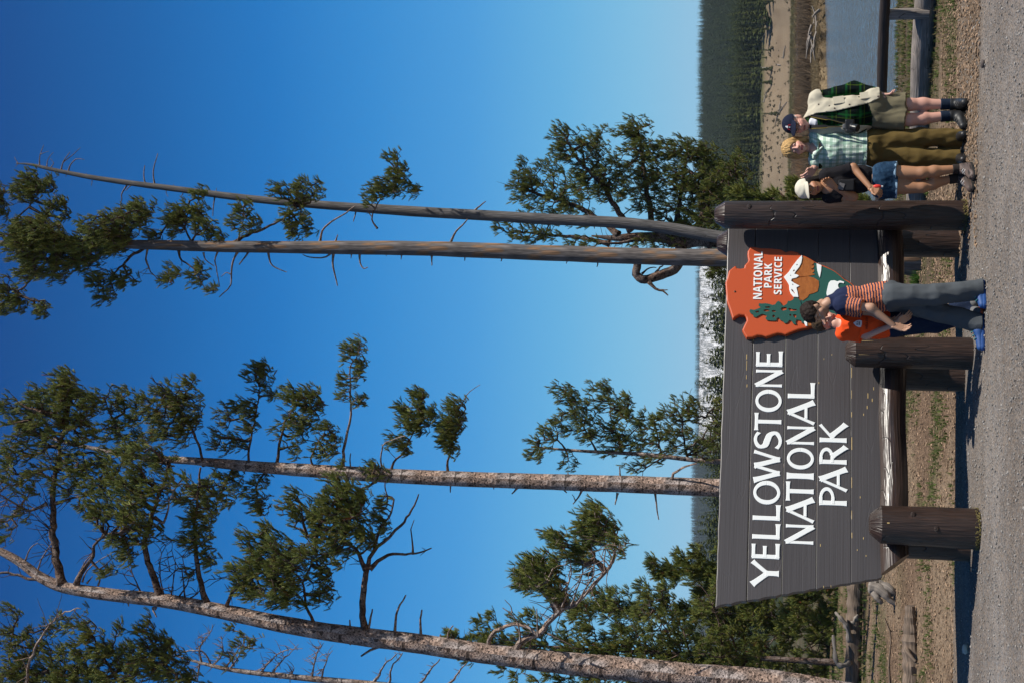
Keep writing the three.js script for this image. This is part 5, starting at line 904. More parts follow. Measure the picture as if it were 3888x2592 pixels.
function mesh(f, box, h, colour) {                 // surface nets
  const nx = Math.ceil((box.max.x - box.min.x) / h) + 2, ny = Math.ceil((box.max.y - box.min.y) / h) + 2, nzz = Math.ceil((box.max.z - box.min.z) / h) + 2;
  const v = new Float32Array(nx * ny * nzz), id = (i, j, k) => (k * ny + j) * nx + i, x0 = box.min.x - h * .5, y0 = box.min.y - h * .5, z0 = box.min.z - h * .5;
  for (let k = 0; k < nzz; k++) for (let j = 0; j < ny; j++) for (let i = 0; i < nx;) { const d = f(x0 + i * h, y0 + j * h, z0 + k * h); v[id(i, j, k)] = d; i++; let skip = Math.floor((d - h) / h * .7); while (skip-- > 0 && i < nx) v[id(i++, j, k)] = d; }
  const vid = new Int32Array(nx * ny * nzz).fill(-1), pos = [], idx = [], nrm = [], col = [];
  const E = [[0, 0, 0, 1, 0, 0], [0, 1, 0, 1, 1, 0], [0, 0, 1, 1, 0, 1], [0, 1, 1, 1, 1, 1], [0, 0, 0, 0, 1, 0], [1, 0, 0, 1, 1, 0], [0, 0, 1, 0, 1, 1], [1, 0, 1, 1, 1, 1], [0, 0, 0, 0, 0, 1], [1, 0, 0, 1, 0, 1], [0, 1, 0, 0, 1, 1], [1, 1, 0, 1, 1, 1]];
  for (let k = 0; k < nzz - 1; k++) for (let j = 0; j < ny - 1; j++) for (let i = 0; i < nx - 1; i++) {
    let s = 0, X = 0, Y = 0, Z = 0;
    for (const e of E) { const a = v[id(i + e[0], j + e[1], k + e[2])], b = v[id(i + e[3], j + e[4], k + e[5])]; if ((a < 0) !== (b < 0)) { const t = a / (a - b); X += e[0] + (e[3] - e[0]) * t; Y += e[1] + (e[4] - e[1]) * t; Z += e[2] + (e[5] - e[2]) * t; s++; } }
    if (!s) continue;
    const x = x0 + (i + X / s) * h, y = y0 + (j + Y / s) * h, z = z0 + (k + Z / s) * h, e = h * .4;
    vid[id(i, j, k)] = pos.length / 3; pos.push(x, y, z);
    const gx = f(x + e, y, z) - f(x - e, y, z), gy = f(x, y + e, z) - f(x, y - e, z), gz = f(x, y, z + e) - f(x, y, z - e), L = Math.hypot(gx, gy, gz) || 1; nrm.push(gx / L, gy / L, gz / L);
    if (colour) col.push(...colour(x, y, z));
  }
  const quad = (a, b, c, d, fl) => { if (a < 0 || b < 0 || c < 0 || d < 0) return; fl ? idx.push(a, b, c, a, c, d) : idx.push(a, c, b, a, d, c); };
  for (let k = 1; k < nzz - 1; k++) for (let j = 1; j < ny - 1; j++) for (let i = 1; i < nx - 1; i++) {
    const a = v[id(i, j, k)] < 0;
    if (a !== v[id(i + 1, j, k)] < 0) quad(vid[id(i, j - 1, k - 1)], vid[id(i, j, k - 1)], vid[id(i, j, k)], vid[id(i, j - 1, k)], a);
    if (a !== v[id(i, j + 1, k)] < 0) quad(vid[id(i - 1, j, k - 1)], vid[id(i - 1, j, k)], vid[id(i, j, k)], vid[id(i, j, k - 1)], a);
    if (a !== v[id(i, j, k + 1)] < 0) quad(vid[id(i - 1, j - 1, k)], vid[id(i, j - 1, k)], vid[id(i, j, k)], vid[id(i - 1, j, k)], a);
  }
  const g = new THREE.BufferGeometry(); g.setAttribute('position', new THREE.Float32BufferAttribute(pos, 3)); g.setAttribute('normal', new THREE.Float32BufferAttribute(nrm, 3));
  const uv = []; for (let i = 0; i < pos.length; i += 3) uv.push(pos[i] + pos[i + 2] * .7, pos[i + 1]); g.setAttribute('uv', new THREE.Float32BufferAttribute(uv, 2));
  if (colour) g.setAttribute('color', new THREE.Float32BufferAttribute(col, 3));
  g.setIndex(idx); return g;
}
const folds = (amp, fx, fy, s) => (x, y, z) => amp * (1 - 2 * Math.abs(nz(x * fx + s, y * fy, z * fx))) * .6 + amp * .7 * nz(x * fx * 2.1, y * fy * 2.3 + s, z * fx * 2.1);
function cloth(prims, k, grow, fold, clip, cell, colour, extra = 0) { const f0 = blend(prims, k, grow); const f = (x, y, z) => { let d = f0(x, y, z); if (d < .03) { if (fold) d -= fold(x, y, z); if (clip) d = Math.max(d, clip(x, y, z)); } return d; }; return mesh(f, bounds(prims, grow + .03 + extra), cell, colour); }
function handPrims(w, dir, pn, side, curl, s = 1, spread = .004) {   // wrist, finger direction, palm normal, thumb side (+1 / -1 along the lateral axis)
  dir = dir.clone().normalize(); const lat = dir.clone().cross(pn).normalize(), P = [], n = pn.clone().addScaledVector(dir, -pn.dot(dir)).normalize();
  for (let i = 0; i < 4; i++) {
    const kn = w.clone().addScaledVector(dir, .086 * s * [1, 1.03, .99, .92][i]).addScaledVector(lat, side * (1.5 - i) * .0195 * s);
    P.push(cone(w.clone().addScaledVector(lat, side * (1.5 - i) * .012 * s), kn, .017 * s, .0125 * s));
    let p = kn, d = dir.clone().addScaledVector(lat, side * (1.5 - i) * spread * 10).normalize(); const L = [.044, .027, .021].map(l => l * s * [.95, 1.06, 1, .78][i]);
    for (let j = 0; j < 3; j++) { d = d.clone().applyAxisAngle(lat.clone().normalize(), -curl[Math.min(j, curl.length - 1)]).normalize(); const q = p.clone().addScaledVector(d, L[j]); P.push(cone(p, q, (.0092 - j * .0008) * s, (.0085 - j * .0010) * s, { k: .004 })); p = q; }
  }
  const tb = w.clone().addScaledVector(dir, .03 * s).addScaledVector(lat, side * .026 * s).addScaledVector(n, .006 * s), t1 = tb.clone().addScaledVector(lat, side * .024 * s).addScaledVector(dir, .03 * s).addScaledVector(n, .008 * s), t2 = t1.clone().addScaledVector(dir, .032 * s).addScaledVector(lat, side * .004 * s).addScaledVector(n, .01 * s);
  P.push(cone(w.clone().addScaledVector(dir, .02 * s), tb, .017 * s, .014 * s), cone(tb, t1, .0125 * s, .0105 * s), cone(t1, t2, .0105 * s, .008 * s, { k: .005 }));
  return P;
}
// a head in its own frame: y up, z towards the face
function headGeo(skin, o = {}) {
  const P = [ell(V(0, .025, -.012), [.074, .092, .092]), ell(V(0, -.045, .02), [.059, .066, .066]), ell(V(0, -.088, .048), [.026, .022, .026]), cone(V(-.045, -.03, .045), V(-.02, -.035, .07), .022, .02), cone(V(.045, -.03, .045), V(.02, -.035, .07), .022, .02), cone(V(-.05, .034, .063), V(.05, .034, .063), .012, .012), cone(V(0, .018, .088), V(0, -.022, .108), .0085, .0125, { k: .018 }), cone(V(-.013, -.026, .093), V(.013, -.026, .093), .009, .009, { k: .012 }), cone(V(-.017, -.055, .081), V(.017, -.055, .081), .009, .009, { k: .012 }), cone(V(-.014, -.066, .079), V(.014, -.066, .079), .008, .008, { k: .01 }), ell(V(-.077, -.006, -.008), [.011, .032, .019], new THREE.Euler(0, .3, 0)), ell(V(.077, -.006, -.008), [.011, .032, .019], new THREE.Euler(0, -.3, 0)), cone(V(0, -.06, -.025), V(0, -(o.neck ?? .17), -.04), .050, o.neck ? .04 : .054)];
  const f0 = blend(P, .022);
  const f = (x, y, z) => { let d = f0(x, y, z); for (const s of [-1, 1]) { const e = Math.hypot((x - s * .031) / 1.35, y - .008, z - .094) - .0145; const h = Math.max(.014 + Math.min(0, 0) - Math.abs(-e - d), 0) / .014; d = Math.max(d, -e) + h * h * .014 * .25; const b = Math.hypot(x - s * .031, y - .008, z - .071) - .0138; d = Math.min(d, b); } return d; };
  const brow = o.brow ?? [.05, .035, .025], lip = o.lip ?? [skin[0] * .85, skin[1] * .55, skin[2] * .55];
  const colour = (x, y, z) => {
    const ax = Math.abs(x);
    if (z > .06 && Math.hypot((ax - .031) / 1.25, (y - .006) * 1.9) < .0125 && z < .09) return Math.hypot(ax - .031, y - .007) < .006 ? [.03, .025, .02] : [.42, .36, .33];
    if (z > .06 && Math.abs(y - .031 + (ax - .03) * .08) < .0055 && ax > .012 && ax < .052) return brow;
    if (z > .065 && Math.abs(y + .0605) < .0030 && ax < .027) return [skin[0] * .25, skin[1] * .14, skin[2] * .13];
    if (z > .065 && Math.abs(y + .061) < .0115 && ax < .025) return lip;
    const cheek = Math.exp(-(((ax - .042) / .02) ** 2 + ((y + .028) / .02) ** 2)) * (z > .03 ? 1 : 0) * .8 + Math.exp(-(((ax) / .014) ** 2 + ((y + .022) / .016) ** 2)) * (z > .09 ? .6 : 0);
    return [skin[0] * (1 + .08 * cheek), skin[1] * (1 - .16 * cheek), skin[2] * (1 - .16 * cheek)];
  };
  return mesh(f, new THREE.Box3(V(-.1, -.2, -.12), V(.1, .13, .135)), .0038, colour);
}
function hairGeo(fn, box, cell, col) { return mesh(fn, box, cell, (x, y, z) => { const k = .6 + .9 * Math.abs(nz(x * 90, y * 11, z * 90)); return col.map(c => c * k); }); }
const skinMat = new THREE.MeshPhysicalMaterial({ vertexColors: true, roughness: .55, sheen: .2, sheenRoughness: .5 });
const hairMat = std({ vertexColors: true, roughness: .7, specularIntensity: .3 });
const weave = tex(256, (u, v) => .45 + .3 * tn(u, v, 120, 120, 71) + .25 * tn(u, v, 40, 200, 72), { color: false, repeat: [6, 6] });
const fabric = (c, o = {}) => std({ color: c, bumpMap: weave, bumpScale: .0012, roughness: .95, ...o });
const vcloth = o => std({ vertexColors: true, bumpMap: weave, bumpScale: .001, roughness: .95, ...o });
function plaid(cols, size) {                        // woven check: cols = base + bands [at, width, colour, strength]
  const t = tex(256, (u, v) => { let c = [...cols.base]; for (const [a, w, k, s] of cols.bands) { const hu = Math.abs(((u - a + 1.5) % 1) - .5) < w / 2, hv = Math.abs(((v - a + 1.5) % 1) - .5) < w / 2; if (hu) c = c.map((q, i) => lerp(q, k[i], s)); if (hv) c = c.map((q, i) => lerp(q, k[i], s)); } return c; });
  t.repeat.set(1 / size, 1 / size); return t;
}
function person(label, foot, D) {
  const base = onGround(...foot), dd = D ?? -base.z, o = thing('person', label, 'person', V(base.x, 0, -dd), 'family posing at the sign');
  const J = (X, Y, dz = 0) => atDist(X, Y, dd - dz).sub(o.position);
  const Z = q => (X, Y, dz = 0) => J(...Q[q](X, Y), dz);
  return { o, J, Z, dd };
}
function place(geo, at, yaw, pitch, roll, s = 1) { const m = new THREE.Matrix4().compose(at, new THREE.Quaternion().setFromEuler(new THREE.Euler(pitch, yaw, roll, 'YXZ')), V(s, s, s)); geo.applyMatrix4(m); return geo; }
const paintSkin = (g, c) => { const a = []; for (let i = 0; i < g.attributes.position.count; i++) a.push(...c); g.setAttribute('color', new THREE.Float32BufferAttribute(a, 3)); return g; };
function shoe(ank, toe, h, r, s = 1) {              // sole on the ground, upper from the ankle
  const d = toe.clone().sub(ank).setY(0); const heel = ank.clone().setY(0).addScaledVector(d, -.28); const L = d.length(); d.normalize(); const t = ank.clone().setY(0).addScaledVector(d, L);
  const up = [cone(heel.clone().setY(.045 * s), ank.clone().setY(.05 * s).addScaledVector(d, .06), .042 * s, .046 * s), cone(ank.clone().setY(.05 * s).addScaledVector(d, .05), t.clone().setY(.036 * s), .046 * s, .037 * s), cone(ank.clone().setY(.05 * s), ank.clone().setY(h), .048 * s, r)];
  const so = [cone(heel.clone().setY(.017), ank.clone().setY(.017).addScaledVector(d, .05), .043 * s, .043 * s), cone(ank.clone().setY(.017).addScaledVector(d, .05), t.clone().setY(.017), .048 * s, .041 * s)];
  return { up, so };
}
function addShoes(o, list, upMat, soleMat, lace) {
  for (const [ank, toe, h, r, s = 1] of list) {
    const { up, so } = shoe(ank, toe, h, r, s), fu = blend(up, .03), fs = blend(so, .02);
    const m = part('shoe', mesh((x, y, z) => Math.max(fu(x, y, z), .012 - y), bounds(up, .02), .0075), upMat, o);
    part('sole', mesh((x, y, z) => Math.max(fs(x, y, z), y - .03, -y - .004), bounds(so, .02), .0075), soleMat, m);
    if (lace) { const d = toe.clone().sub(ank).setY(0).normalize(), l = V(-d.z, 0, d.x), gs_ = []; for (let i = 0; i < 4; i++) { const c = ank.clone().setY(.105 - i * .012).addScaledVector(d, .045 + i * .03); gs_.push(tube([c.clone().addScaledVector(l, -.025), c.clone().add(V(0, .012, 0)), c.clone().addScaledVector(l, .025)], [.004, .005, .004], 6)); } part('laces', merge(gs_), lace, m); }
  }
}
const mirrorYaw = a => a * Math.PI / 180;
{ // ------------------------------------------------ man with the cap, vest and camera
  const { o, Z, J } = person('man in navy cap and cream vest over a green plaid shirt, camera on his chest', [3668, 420]);
  const m = Z('m'), l = Z('l'), S = [.56, .30, .23];
  const neck = m(830, 900, -.02), shR = m(985, 450, .0), shL = m(1010, 1120, -.06), elR = m(1790, 215, -.02), wrR = m(2310, 310, .04), hip = l(170, 330), kneeR = l(600, 262, .02), ankR = l(1100, 258), kneeL = l(600, 462, .03), ankL = l(1100, 405);
  const chest = m(1300, 850, 0), belly = m(1750, 845, .02), hR = l(200, 260), hL = l(200, 430), elL = m(1450, 1330, -.16), wrL = Z('w')(690, 830, -.02);
  const yawB = new THREE.Euler(0, -.35, 0);
  const torso = [cone(shR, shL, .072, .072), ell(chest, [.165, .20, .118], yawB), ell(belly, [.165, .19, .135], yawB), ell(hip.clone().add(V(0, .03, 0)), [.165, .14, .125], yawB), cone(neck, chest, .058, .08)];
  const armR = [cone(shR, elR, .056, .046), cone(elR, wrR, .044, .032)], armL = [cone(shL, elL, .056, .046), cone(elL, wrL, .044, .032)];
  const legs = [cone(hR, kneeR, .086, .058), cone(kneeR, kneeR.clone().lerp(ankR, .35).add(V(.006, 0, -.015)), .057, .060), cone(kneeR.clone().lerp(ankR, .35).add(V(.006, 0, -.015)), ankR, .058, .04), cone(hL, kneeL, .086, .058), cone(kneeL, kneeL.clone().lerp(ankL, .35).add(V(0, 0, -.015)), .057, .060), cone(kneeL.clone().lerp(ankL, .35).add(V(0, 0, -.015)), ankL, .058, .04)];
  const head = place(headGeo(S, { brow: [.3, .26, .24] }), m(505, 1010, .0), -.5, .12, -.10, 1.03);
  const bodyP = [...torso, ...armR, ...armL, ...legs], body = paintSkin(mesh(blend(bodyP, .03), bounds(bodyP, .02), .0125), S);
  const hd = (w, e, pn, side, curl, s) => { const P = handPrims(w, w.clone().sub(e), pn, side, curl, s); return paintSkin(mesh(blend(P, .008), bounds(P, .012), .0038), S); };
  part('body', merge([body, head, hd(wrR, elR, V(-1, 0, -.2), -1, [.35, .5, .4], 1), hd(wrL, elL, V(.1, -.6, .8), 1, [.6, .7, .5], 1)]), skinMat, o);
  // shirt
  const shirtP = [cone(shR, shL, .078, .078), ell(chest, [.17, .205, .124], yawB), ell(belly, [.172, .20, .142], yawB), ell(hip.clone().add(V(0, .02, 0)), [.172, .15, .132], yawB), cone(neck.clone().add(V(0, -.01, 0)), chest, .066, .09), cone(shR, elR, .066, .062), cone(elR, wrR.clone().lerp(elR, .08), .060, .046, { flat: 1 }), cone(shL, elL, .066, .060), cone(elL, wrL.clone().lerp(elL, .1), .058, .046, { flat: 1 })];
  const hemY = l(120, 400).y;
  const green = plaid({ base: [.03, .13, .075], bands: [[.0, .38, [.015, .04, .06], .62], [.5, .16, [.06, .30, .13], .7], [.22, .04, [.30, .36, .08], .75]] }, .13);
  part('plaid_shirt', cloth(shirtP, .035, .004, folds(.007, 13, 7, 3), (x, y) => hemY - .02 - y, .0095), std({ map: green, bumpMap: weave, bumpScale: .001, roughness: .95 }), o);
  // vest, open at the front
  const edge = [[620, 850], [950, 770], [1300, 748], [1600, 690], [1900, 618], [2150, 540], [2345, 450]].map(p => { const q = m(...p, .1); return [-q.y, q.x]; });
  const vestP = [cone(shR, shL, .080, .080), ell(chest, [.176, .21, .13], yawB), ell(belly.clone().add(V(.015, 0, 0)), [.176, .21, .148], yawB), ell(hip.clone().add(V(.02, .0, 0)), [.182, .17, .140], yawB), cone(neck.clone().add(V(0, -.01, 0)), chest, .07, .096)], fv = blend(vestP, .035, .012), bot = m(2345, 440).y, fo = folds(.010, 10, 6, 8);
  const fvest = (x, y, z) => { let d = fv(x, y, z); if (d > .06) return d; d = Math.max(d - fo(x, y, z), -(d + .016)); const ex = table(edge, -y)[0]; if (z > -.06) d = Math.max(d, Math.min(ex - x, x - (shL.x + .005))); d = Math.max(d, bot - y); for (const [s, e] of [[shR, elR], [shL, elL]]) { const q = s.clone().lerp(e, .2); d = Math.max(d, .086 - Math.hypot(x - q.x, (y - q.y) * .9, z - q.z)); } return d; };
  const vest = part('vest', mesh(fvest, bounds(vestP, .05), .0085), fabric(lin(.44, .40, .31)), o);
  for (const [X, Y] of [[990, 610], [1225, 655], [1340, 715], [1665, 640], [1880, 450], [2300, 455]]) { const q = m(X, Y, 0); let z = .3; while (z > -.2 && fvest(q.x, q.y, z) > 0) z -= .004; const b = new THREE.CylinderGeometry(.008, .008, .006, 10); b.rotateX(Math.PI / 2); b.translate(q.x, q.y, z + .003); part('button', b, fabric(lin(.10, .07, .06)), vest); }
  for (const [X, Y, w, h] of [[1430, 530, .085, .10], [2050, 420, .075, .12]]) { const q = m(X, Y, 0); let z = .3; while (z > -.2 && fvest(q.x, q.y, z) > 0) z -= .004; const b = new THREE.BoxGeometry(w, h, .02, 4, 4, 1); b.rotateY(.5); b.rotateZ(.12); b.translate(q.x, q.y, z + .002); part('pocket', b, vest.material, vest); }
  // shorts
  const kneeRt = hR.clone().lerp(kneeR, .83), kneeLt = hL.clone().lerp(kneeL, .83);
  const shP = [ell(hip.clone().add(V(0, .02, 0)), [.172, .13, .132], yawB), cone(hR, kneeRt, .100, .100, { flat: 1 }), cone(hL, kneeLt, .100, .100, { flat: 1 })];
  part('shorts', cloth(shP, .04, .008, folds(.008, 11, 5, 5), (x, y) => y - hip.y - .12, .0095), fabric(lin(.155, .135, .085)), o);
  // socks and boots
  for (const [k, a] of [[kneeR, ankR], [kneeL, ankL]]) { const s0 = k.clone().lerp(a, .80), P = [cone(a.clone().add(V(0, -.04, 0)), s0, .047, .052, { flat: 1 })]; part('sock', cloth(P, .02, .003, null, null, .008), fabric(lin(.012, .02, .038)), o); }
  addShoes(o, [[ankR, ankR.clone().add(V(-.02, 0, .20)), .13, .055, 1.0], [ankL, ankL.clone().add(V(-.12, 0, .13)), .13, .055, 1.0]], std({ color: lin(.014, .014, .015), roughness: .5 }), std({ color: lin(.012, .012, .012), roughness: .9 }), fabric(lin(.10, .10, .10)));
  // cap
  const hm = new THREE.Matrix4().compose(m(505, 1010, .0), new THREE.Quaternion().setFromEuler(new THREE.Euler(.12, -.5, -.10, 'YXZ')), V(1.03, 1.03, 1.03));
  const dome = ell(V(0, .05, -.006), [.090, .088, .107]), brim = ell(V(0, .048, .115), [.078, .010, .075], new THREE.Euler(.22, 0, 0));
  const fc = (x, y, z) => { const a = Math.max(dist(dome, x, y, z), .040 - y), b = Math.max(dist(brim, x, y - .22 * x * x * -6, z)); const k = .012, h = Math.max(k - Math.abs(a - b), 0) / k; return Math.min(a, b) - h * h * k * .25; };
  const capM = part('cap', mesh(fc, new THREE.Box3(V(-.12, .0, -.14), V(.12, .16, .22)), .005).applyMatrix4(hm), fabric(lin(.011, .014, .030)), o);
  // embroidered badge on the front of the cap
  const front = (pts, mat, lift) => { const pos = []; const q = pts.map(([a, b]) => { const t = a, yy = .068 + b; const rz = .107 * Math.sqrt(Math.max(0, 1 - ((yy - .05) / .088) ** 2)); return V(Math.sin(t) * .090 * Math.sqrt(Math.max(0, 1 - ((yy - .05) / .088) ** 2)), yy, -.006 + Math.cos(t) * rz).multiplyScalar(1 + lift); }); for (let i = 1; i < q.length - 1; i++) pos.push(...q[0].toArray(), ...q[i].toArray(), ...q[i + 1].toArray()); const g = new THREE.BufferGeometry(); g.setAttribute('position', new THREE.Float32BufferAttribute(pos, 3)); g.computeVertexNormals(); return part('badge', g.applyMatrix4(hm), mat, capM); };
  const badgeRed = std({ color: lin(.45, .02, .025), side: 2 }), badgeWhite = std({ color: lin(.6, .6, .62), side: 2 });
  front([[-.32, .0], [.34, .0], [.30, .022], [-.28, .022]], badgeRed, .03); front([[-.14, .022], [.16, .022], [.05, .044], [-.06, .042]], badgeWhite, .032); front([[-.36, -.012], [.38, -.012], [.38, -.004], [-.36, -.004]], badgeWhite, .034); front([[-.02, .002], [.1, .002], [.06, .016], [-.02, .014]], badgeWhite, .04);
  // grey hair under the cap, glasses
  const skull = ell(V(0, .02, -.014), [.081, .092, .099]);
  part('hair', hairGeo((x, y, z) => Math.max(dist(skull, x, y, z), y - .05, z - .008 - (y > .0 ? .012 : 0), -.062 - y, Math.abs(x) > .07 && y < -.0 && z > -.022 ? .01 : -1), new THREE.Box3(V(-.1, -.08, -.13), V(.1, .07, .05)), .0045, [.46, .43, .40]).applyMatrix4(hm), hairMat, o);
  const gl = []; for (const s of [-1, 1]) { const c = []; for (let i = 0; i <= 16; i++) { const a = i / 16 * 6.283; c.push(V(s * .032 + Math.cos(a) * .022, .005 + Math.sin(a) * .016, .098)); } gl.push(tube(c, c.map(() => .0014), 5, { cap: false })); gl.push(tube([V(s * .054, .008, .097), V(s * .078, .010, .04), V(s * .082, .008, -.005)], [.0014, .0014, .0014], 5)); } gl.push(tube([V(-.01, .008, .1), V(.01, .008, .1)], [.0014, .0014], 5));
  part('glasses', merge(gl).applyMatrix4(hm), std({ color: lin(.05, .04, .035), metalness: .7, roughness: .3 }), o);
  // collar of a white undershirt
  part('collar', cloth([cone(m(860, 960, .04), m(930, 1000, .06), .035, .022), cone(m(870, 900, .03), m(940, 940, .07), .03, .02)], .02, 0, null, null, .006), fabric(lin(.55, .56, .60)), o);
  // ---- camera on its strap (hangs on him: a thing of its own)
  const cp = m(1690, 1060, .23).add(o.position), cam = thing('camera', 'black camera hanging from the neck strap of the man in the vest', 'camera', cp);
  const cb = new THREE.BoxGeometry(.13, .085, .06); const black = std({ color: lin(.012, .012, .013), roughness: .35 }); const bodyC = mesh((x, y, z) => Math.hypot(Math.max(Math.abs(x) - .052, 0), Math.max(Math.abs(y) - .032, 0), Math.max(Math.abs(z) - .018, 0)) - .012, new THREE.Box3(V(-.08, -.06, -.05), V(.08, .06, .05)), .005);
  part('camera_body', bodyC, black, cam); part('viewfinder_hump', mesh((x, y, z) => Math.hypot(Math.max(Math.abs(x) - .016, 0), Math.max(Math.abs(y - .05) - .008, 0), Math.max(Math.abs(z) - .014, 0)) - .008, new THREE.Box3(V(-.04, .02, -.04), V(.04, .08, .04)), .005), std({ color: lin(.10, .10, .105), roughness: .4 }), cam);
  const lens = new THREE.LatheGeometry([[0, 0], [.036, 0], [.036, .02], [.033, .022], [.033, .05], [.036, .052], [.036, .08], [.030, .082], [.029, .074], [0, .070]].map(p => new THREE.Vector2(...p)), 24); lens.rotateX(Math.PI / 2 + .9); lens.rotateY(-.5); lens.translate(-.005, -.008, .025); part('lens', lens, black, cam); part('grip', mesh((x, y, z) => Math.hypot(Math.max(Math.abs(x + .05) - .008, 0), Math.max(Math.abs(y) - .028, 0), Math.max(Math.abs(z - .03) - .01, 0)) - .01, new THREE.Box3(V(-.09, -.06, -.01), V(-.02, .06, .07)), .005), black, cam);
  const sp = [[m(760, 800, .02), m(1000, 850, .13), m(1250, 900, .17), m(1620, 1000, .19)], [m(800, 1080, .02), m(950, 1070, .10), m(1250, 1060, .15), m(1620, 1060, .18)]];
  for (const s of sp) { const c = smooth(s.map(q => q.clone().add(o.position).sub(cp)), 16), pos = [], ix = []; c.forEach((p, i) => { const w = i < 10 ? .019 : .007; pos.push(p.x + w, p.y, p.z - .004, p.x - w, p.y, p.z + .004); if (i) ix.push(i * 2 - 2, i * 2 - 1, i * 2, i * 2, i * 2 - 1, i * 2 + 1); }); const g = new THREE.BufferGeometry(); g.setAttribute('position', new THREE.Float32BufferAttribute(pos, 3)); g.setIndex(ix); g.computeVertexNormals(); part('strap', g, fabric(lin(.014, .014, .016), { side: 2 }), cam); const g2 = g.clone(); const p2 = g2.attributes.position; for (let i = 0; i < p2.count; i += 2) { const a = V().fromBufferAttribute(p2, i), b = V().fromBufferAttribute(p2, i + 1), c1 = a.clone().lerp(b, .82), d1 = a.clone().lerp(b, .92); p2.setXYZ(i, c1.x, c1.y, c1.z + .003); p2.setXYZ(i + 1, d1.x, d1.y, d1.z + .003); } part('strap_stripe', g2, fabric(lin(.22, .16, .02), { side: 2 }), cam); }
}
{ // ------------------------------------------------ woman with blond hair
  const { o, Z, J } = person('blond woman in pale mint checked shirt and brown trousers beside the man in the vest', [3664, 560]);
  const w = Z('w'), l = Z('l'), S = [.56, .31, .24];
  const neck = w(690, 440, -.01), shR = w(760, 190, -.02), shL = w(740, 680, -.02), chest = w(1050, 430, 0), belly = w(1450, 440, .0), hip = l(120, 820), hR = l(170, 730), hL = l(170, 900), kR = l(720, 690, .03), aR = l(1230, 690), kL = l(690, 950, .02), aL = l(1200, 955);
  const elR = w(1300, 60, -.20), wrR = w(1500, -160, -.24), elL = w(1250, 830, -.14), wrL = w(1560, 900, -.16);
  const torso = [cone(shR, shL, .062, .062), ell(chest, [.15, .18, .105]), ell(chest.clone().add(V(0, -.03, .055)), [.125, .07, .06]), ell(belly, [.145, .18, .11]), ell(hip, [.165, .13, .12]), cone(neck, chest, .05, .07)];
  const arms = [cone(shR, elR, .05, .042), cone(elR, wrR, .04, .028), cone(shL, elL, .05, .042), cone(elL, wrL, .04, .028)];
  const legs = [cone(hR, kR, .085, .057), cone(kR, aR, .055, .04), cone(hL, kL, .085, .057), cone(kL, aL, .055, .04)];
  const hp = w(310, 430, .0), head = place(headGeo(S, { brow: [.30, .20, .12], lip: [.45, .12, .12] }), hp, -.12, .05, .06, .98);
  const P = [...torso, ...arms, ...legs], hnd = (a, b) => { const q = handPrims(a, a.clone().sub(b), V(0, 0, 1), 1, [.3, .4, .3], .92); return paintSkin(mesh(blend(q, .008), bounds(q, .012), .004), S); };
  part('body', merge([paintSkin(mesh(blend(P, .03), bounds(P, .02), .0125), S), head, hnd(wrR, elR), hnd(wrL, elL)]), skinMat, o);
  const hem = w(1735, 400).y;
  const shirtP = [cone(shR, shL, .070, .070), ell(chest, [.158, .19, .115]), ell(chest.clone().add(V(0, -.03, .06)), [.13, .075, .062]), ell(belly, [.155, .20, .122]), ell(hip.clone().add(V(0, .04, 0)), [.168, .14, .13]), cone(shR, elR, .06, .056), cone(elR, wrR, .054, .046, { flat: 1 }), cone(shL, elL, .06, .056), cone(elL, wrL, .054, .046, { flat: 1 })];
  const nk = neck.clone().add(V(.0, .0, .07));
  const mint = plaid({ base: [.82, .87, .82], bands: [[.0, .44, [.46, .60, .52], .52], [.5, .06, [.5, .6, .5], .3]] }, .062);
  const sh = part('checked_shirt', cloth(shirtP, .03, .005, folds(.008, 14, 7, 11), (x, y, z) => Math.max(hem - y, .085 - Math.hypot((x - nk.x) * 1.35, (y - nk.y - .02) * .8, z - nk.z)), .0088), std({ map: mint, bumpMap: weave, bumpScale: .001, roughness: .95 }), o);
  for (const s of [[[650, 270], [740, 330], [770, 440]], [[690, 620], [720, 540], [850, 410]]]) part('collar', cloth([cone(w(...s[0], .06), w(...s[1], .10), .018, .024), cone(w(...s[1], .10), w(...s[2], .125), .024, .008)], .012, 0, null, null, .006), sh.material, sh);
  for (const X of [1010, 1150, 1300, 1460, 1620]) { const q = w(X, 405, .155); const b = new THREE.CylinderGeometry(.006, .006, .005, 8); b.rotateX(Math.PI / 2); b.translate(q.x, q.y, q.z); part('button', b, fabric(lin(.3, .32, .3)), sh); }
  const pP = [ell(hip, [.172, .125, .13]), cone(hR, kR, .102, .082), cone(kR, aR.clone().add(V(0, -.02, 0)), .080, .078, { flat: 1 }), cone(hL, kL, .102, .082), cone(kL, aL.clone().add(V(0, -.02, 0)), .080, .078, { flat: 1 })];
  part('trousers', cloth(pP, .035, .004, folds(.010, 10, 5, 21), (x, y) => y - hip.y - .12, .0098), fabric(lin(.115, .078, .026)), o);
  addShoes(o, [[aR, aR.clone().add(V(.0, 0, .20)), .08, .045, .95], [aL, aL.clone().add(V(-.04, 0, .20)), .08, .045, .95]], std({ color: lin(.014, .013, .014), roughness: .45 }), std({ color: lin(.012, .012, .012) }), null);
  const hm = new THREE.Matrix4().compose(hp, new THREE.Quaternion().setFromEuler(new THREE.Euler(.05, -.12, .06, 'YXZ')), V(.98, .98, .98));
  const bob = [ell(V(0, .032, -.014), [.096, .104, .112]), cone(V(-.078, .0, .0), V(-.082, -.10, .005), .034, .03), cone(V(.078, .0, .0), V(.082, -.10, .005), .034, .03), cone(V(-.05, -.02, -.07), V(-.04, -.12, -.06), .05, .045), cone(V(.05, -.02, -.07), V(.04, -.12, -.06), .05, .045)], fb = blend(bob, .03);
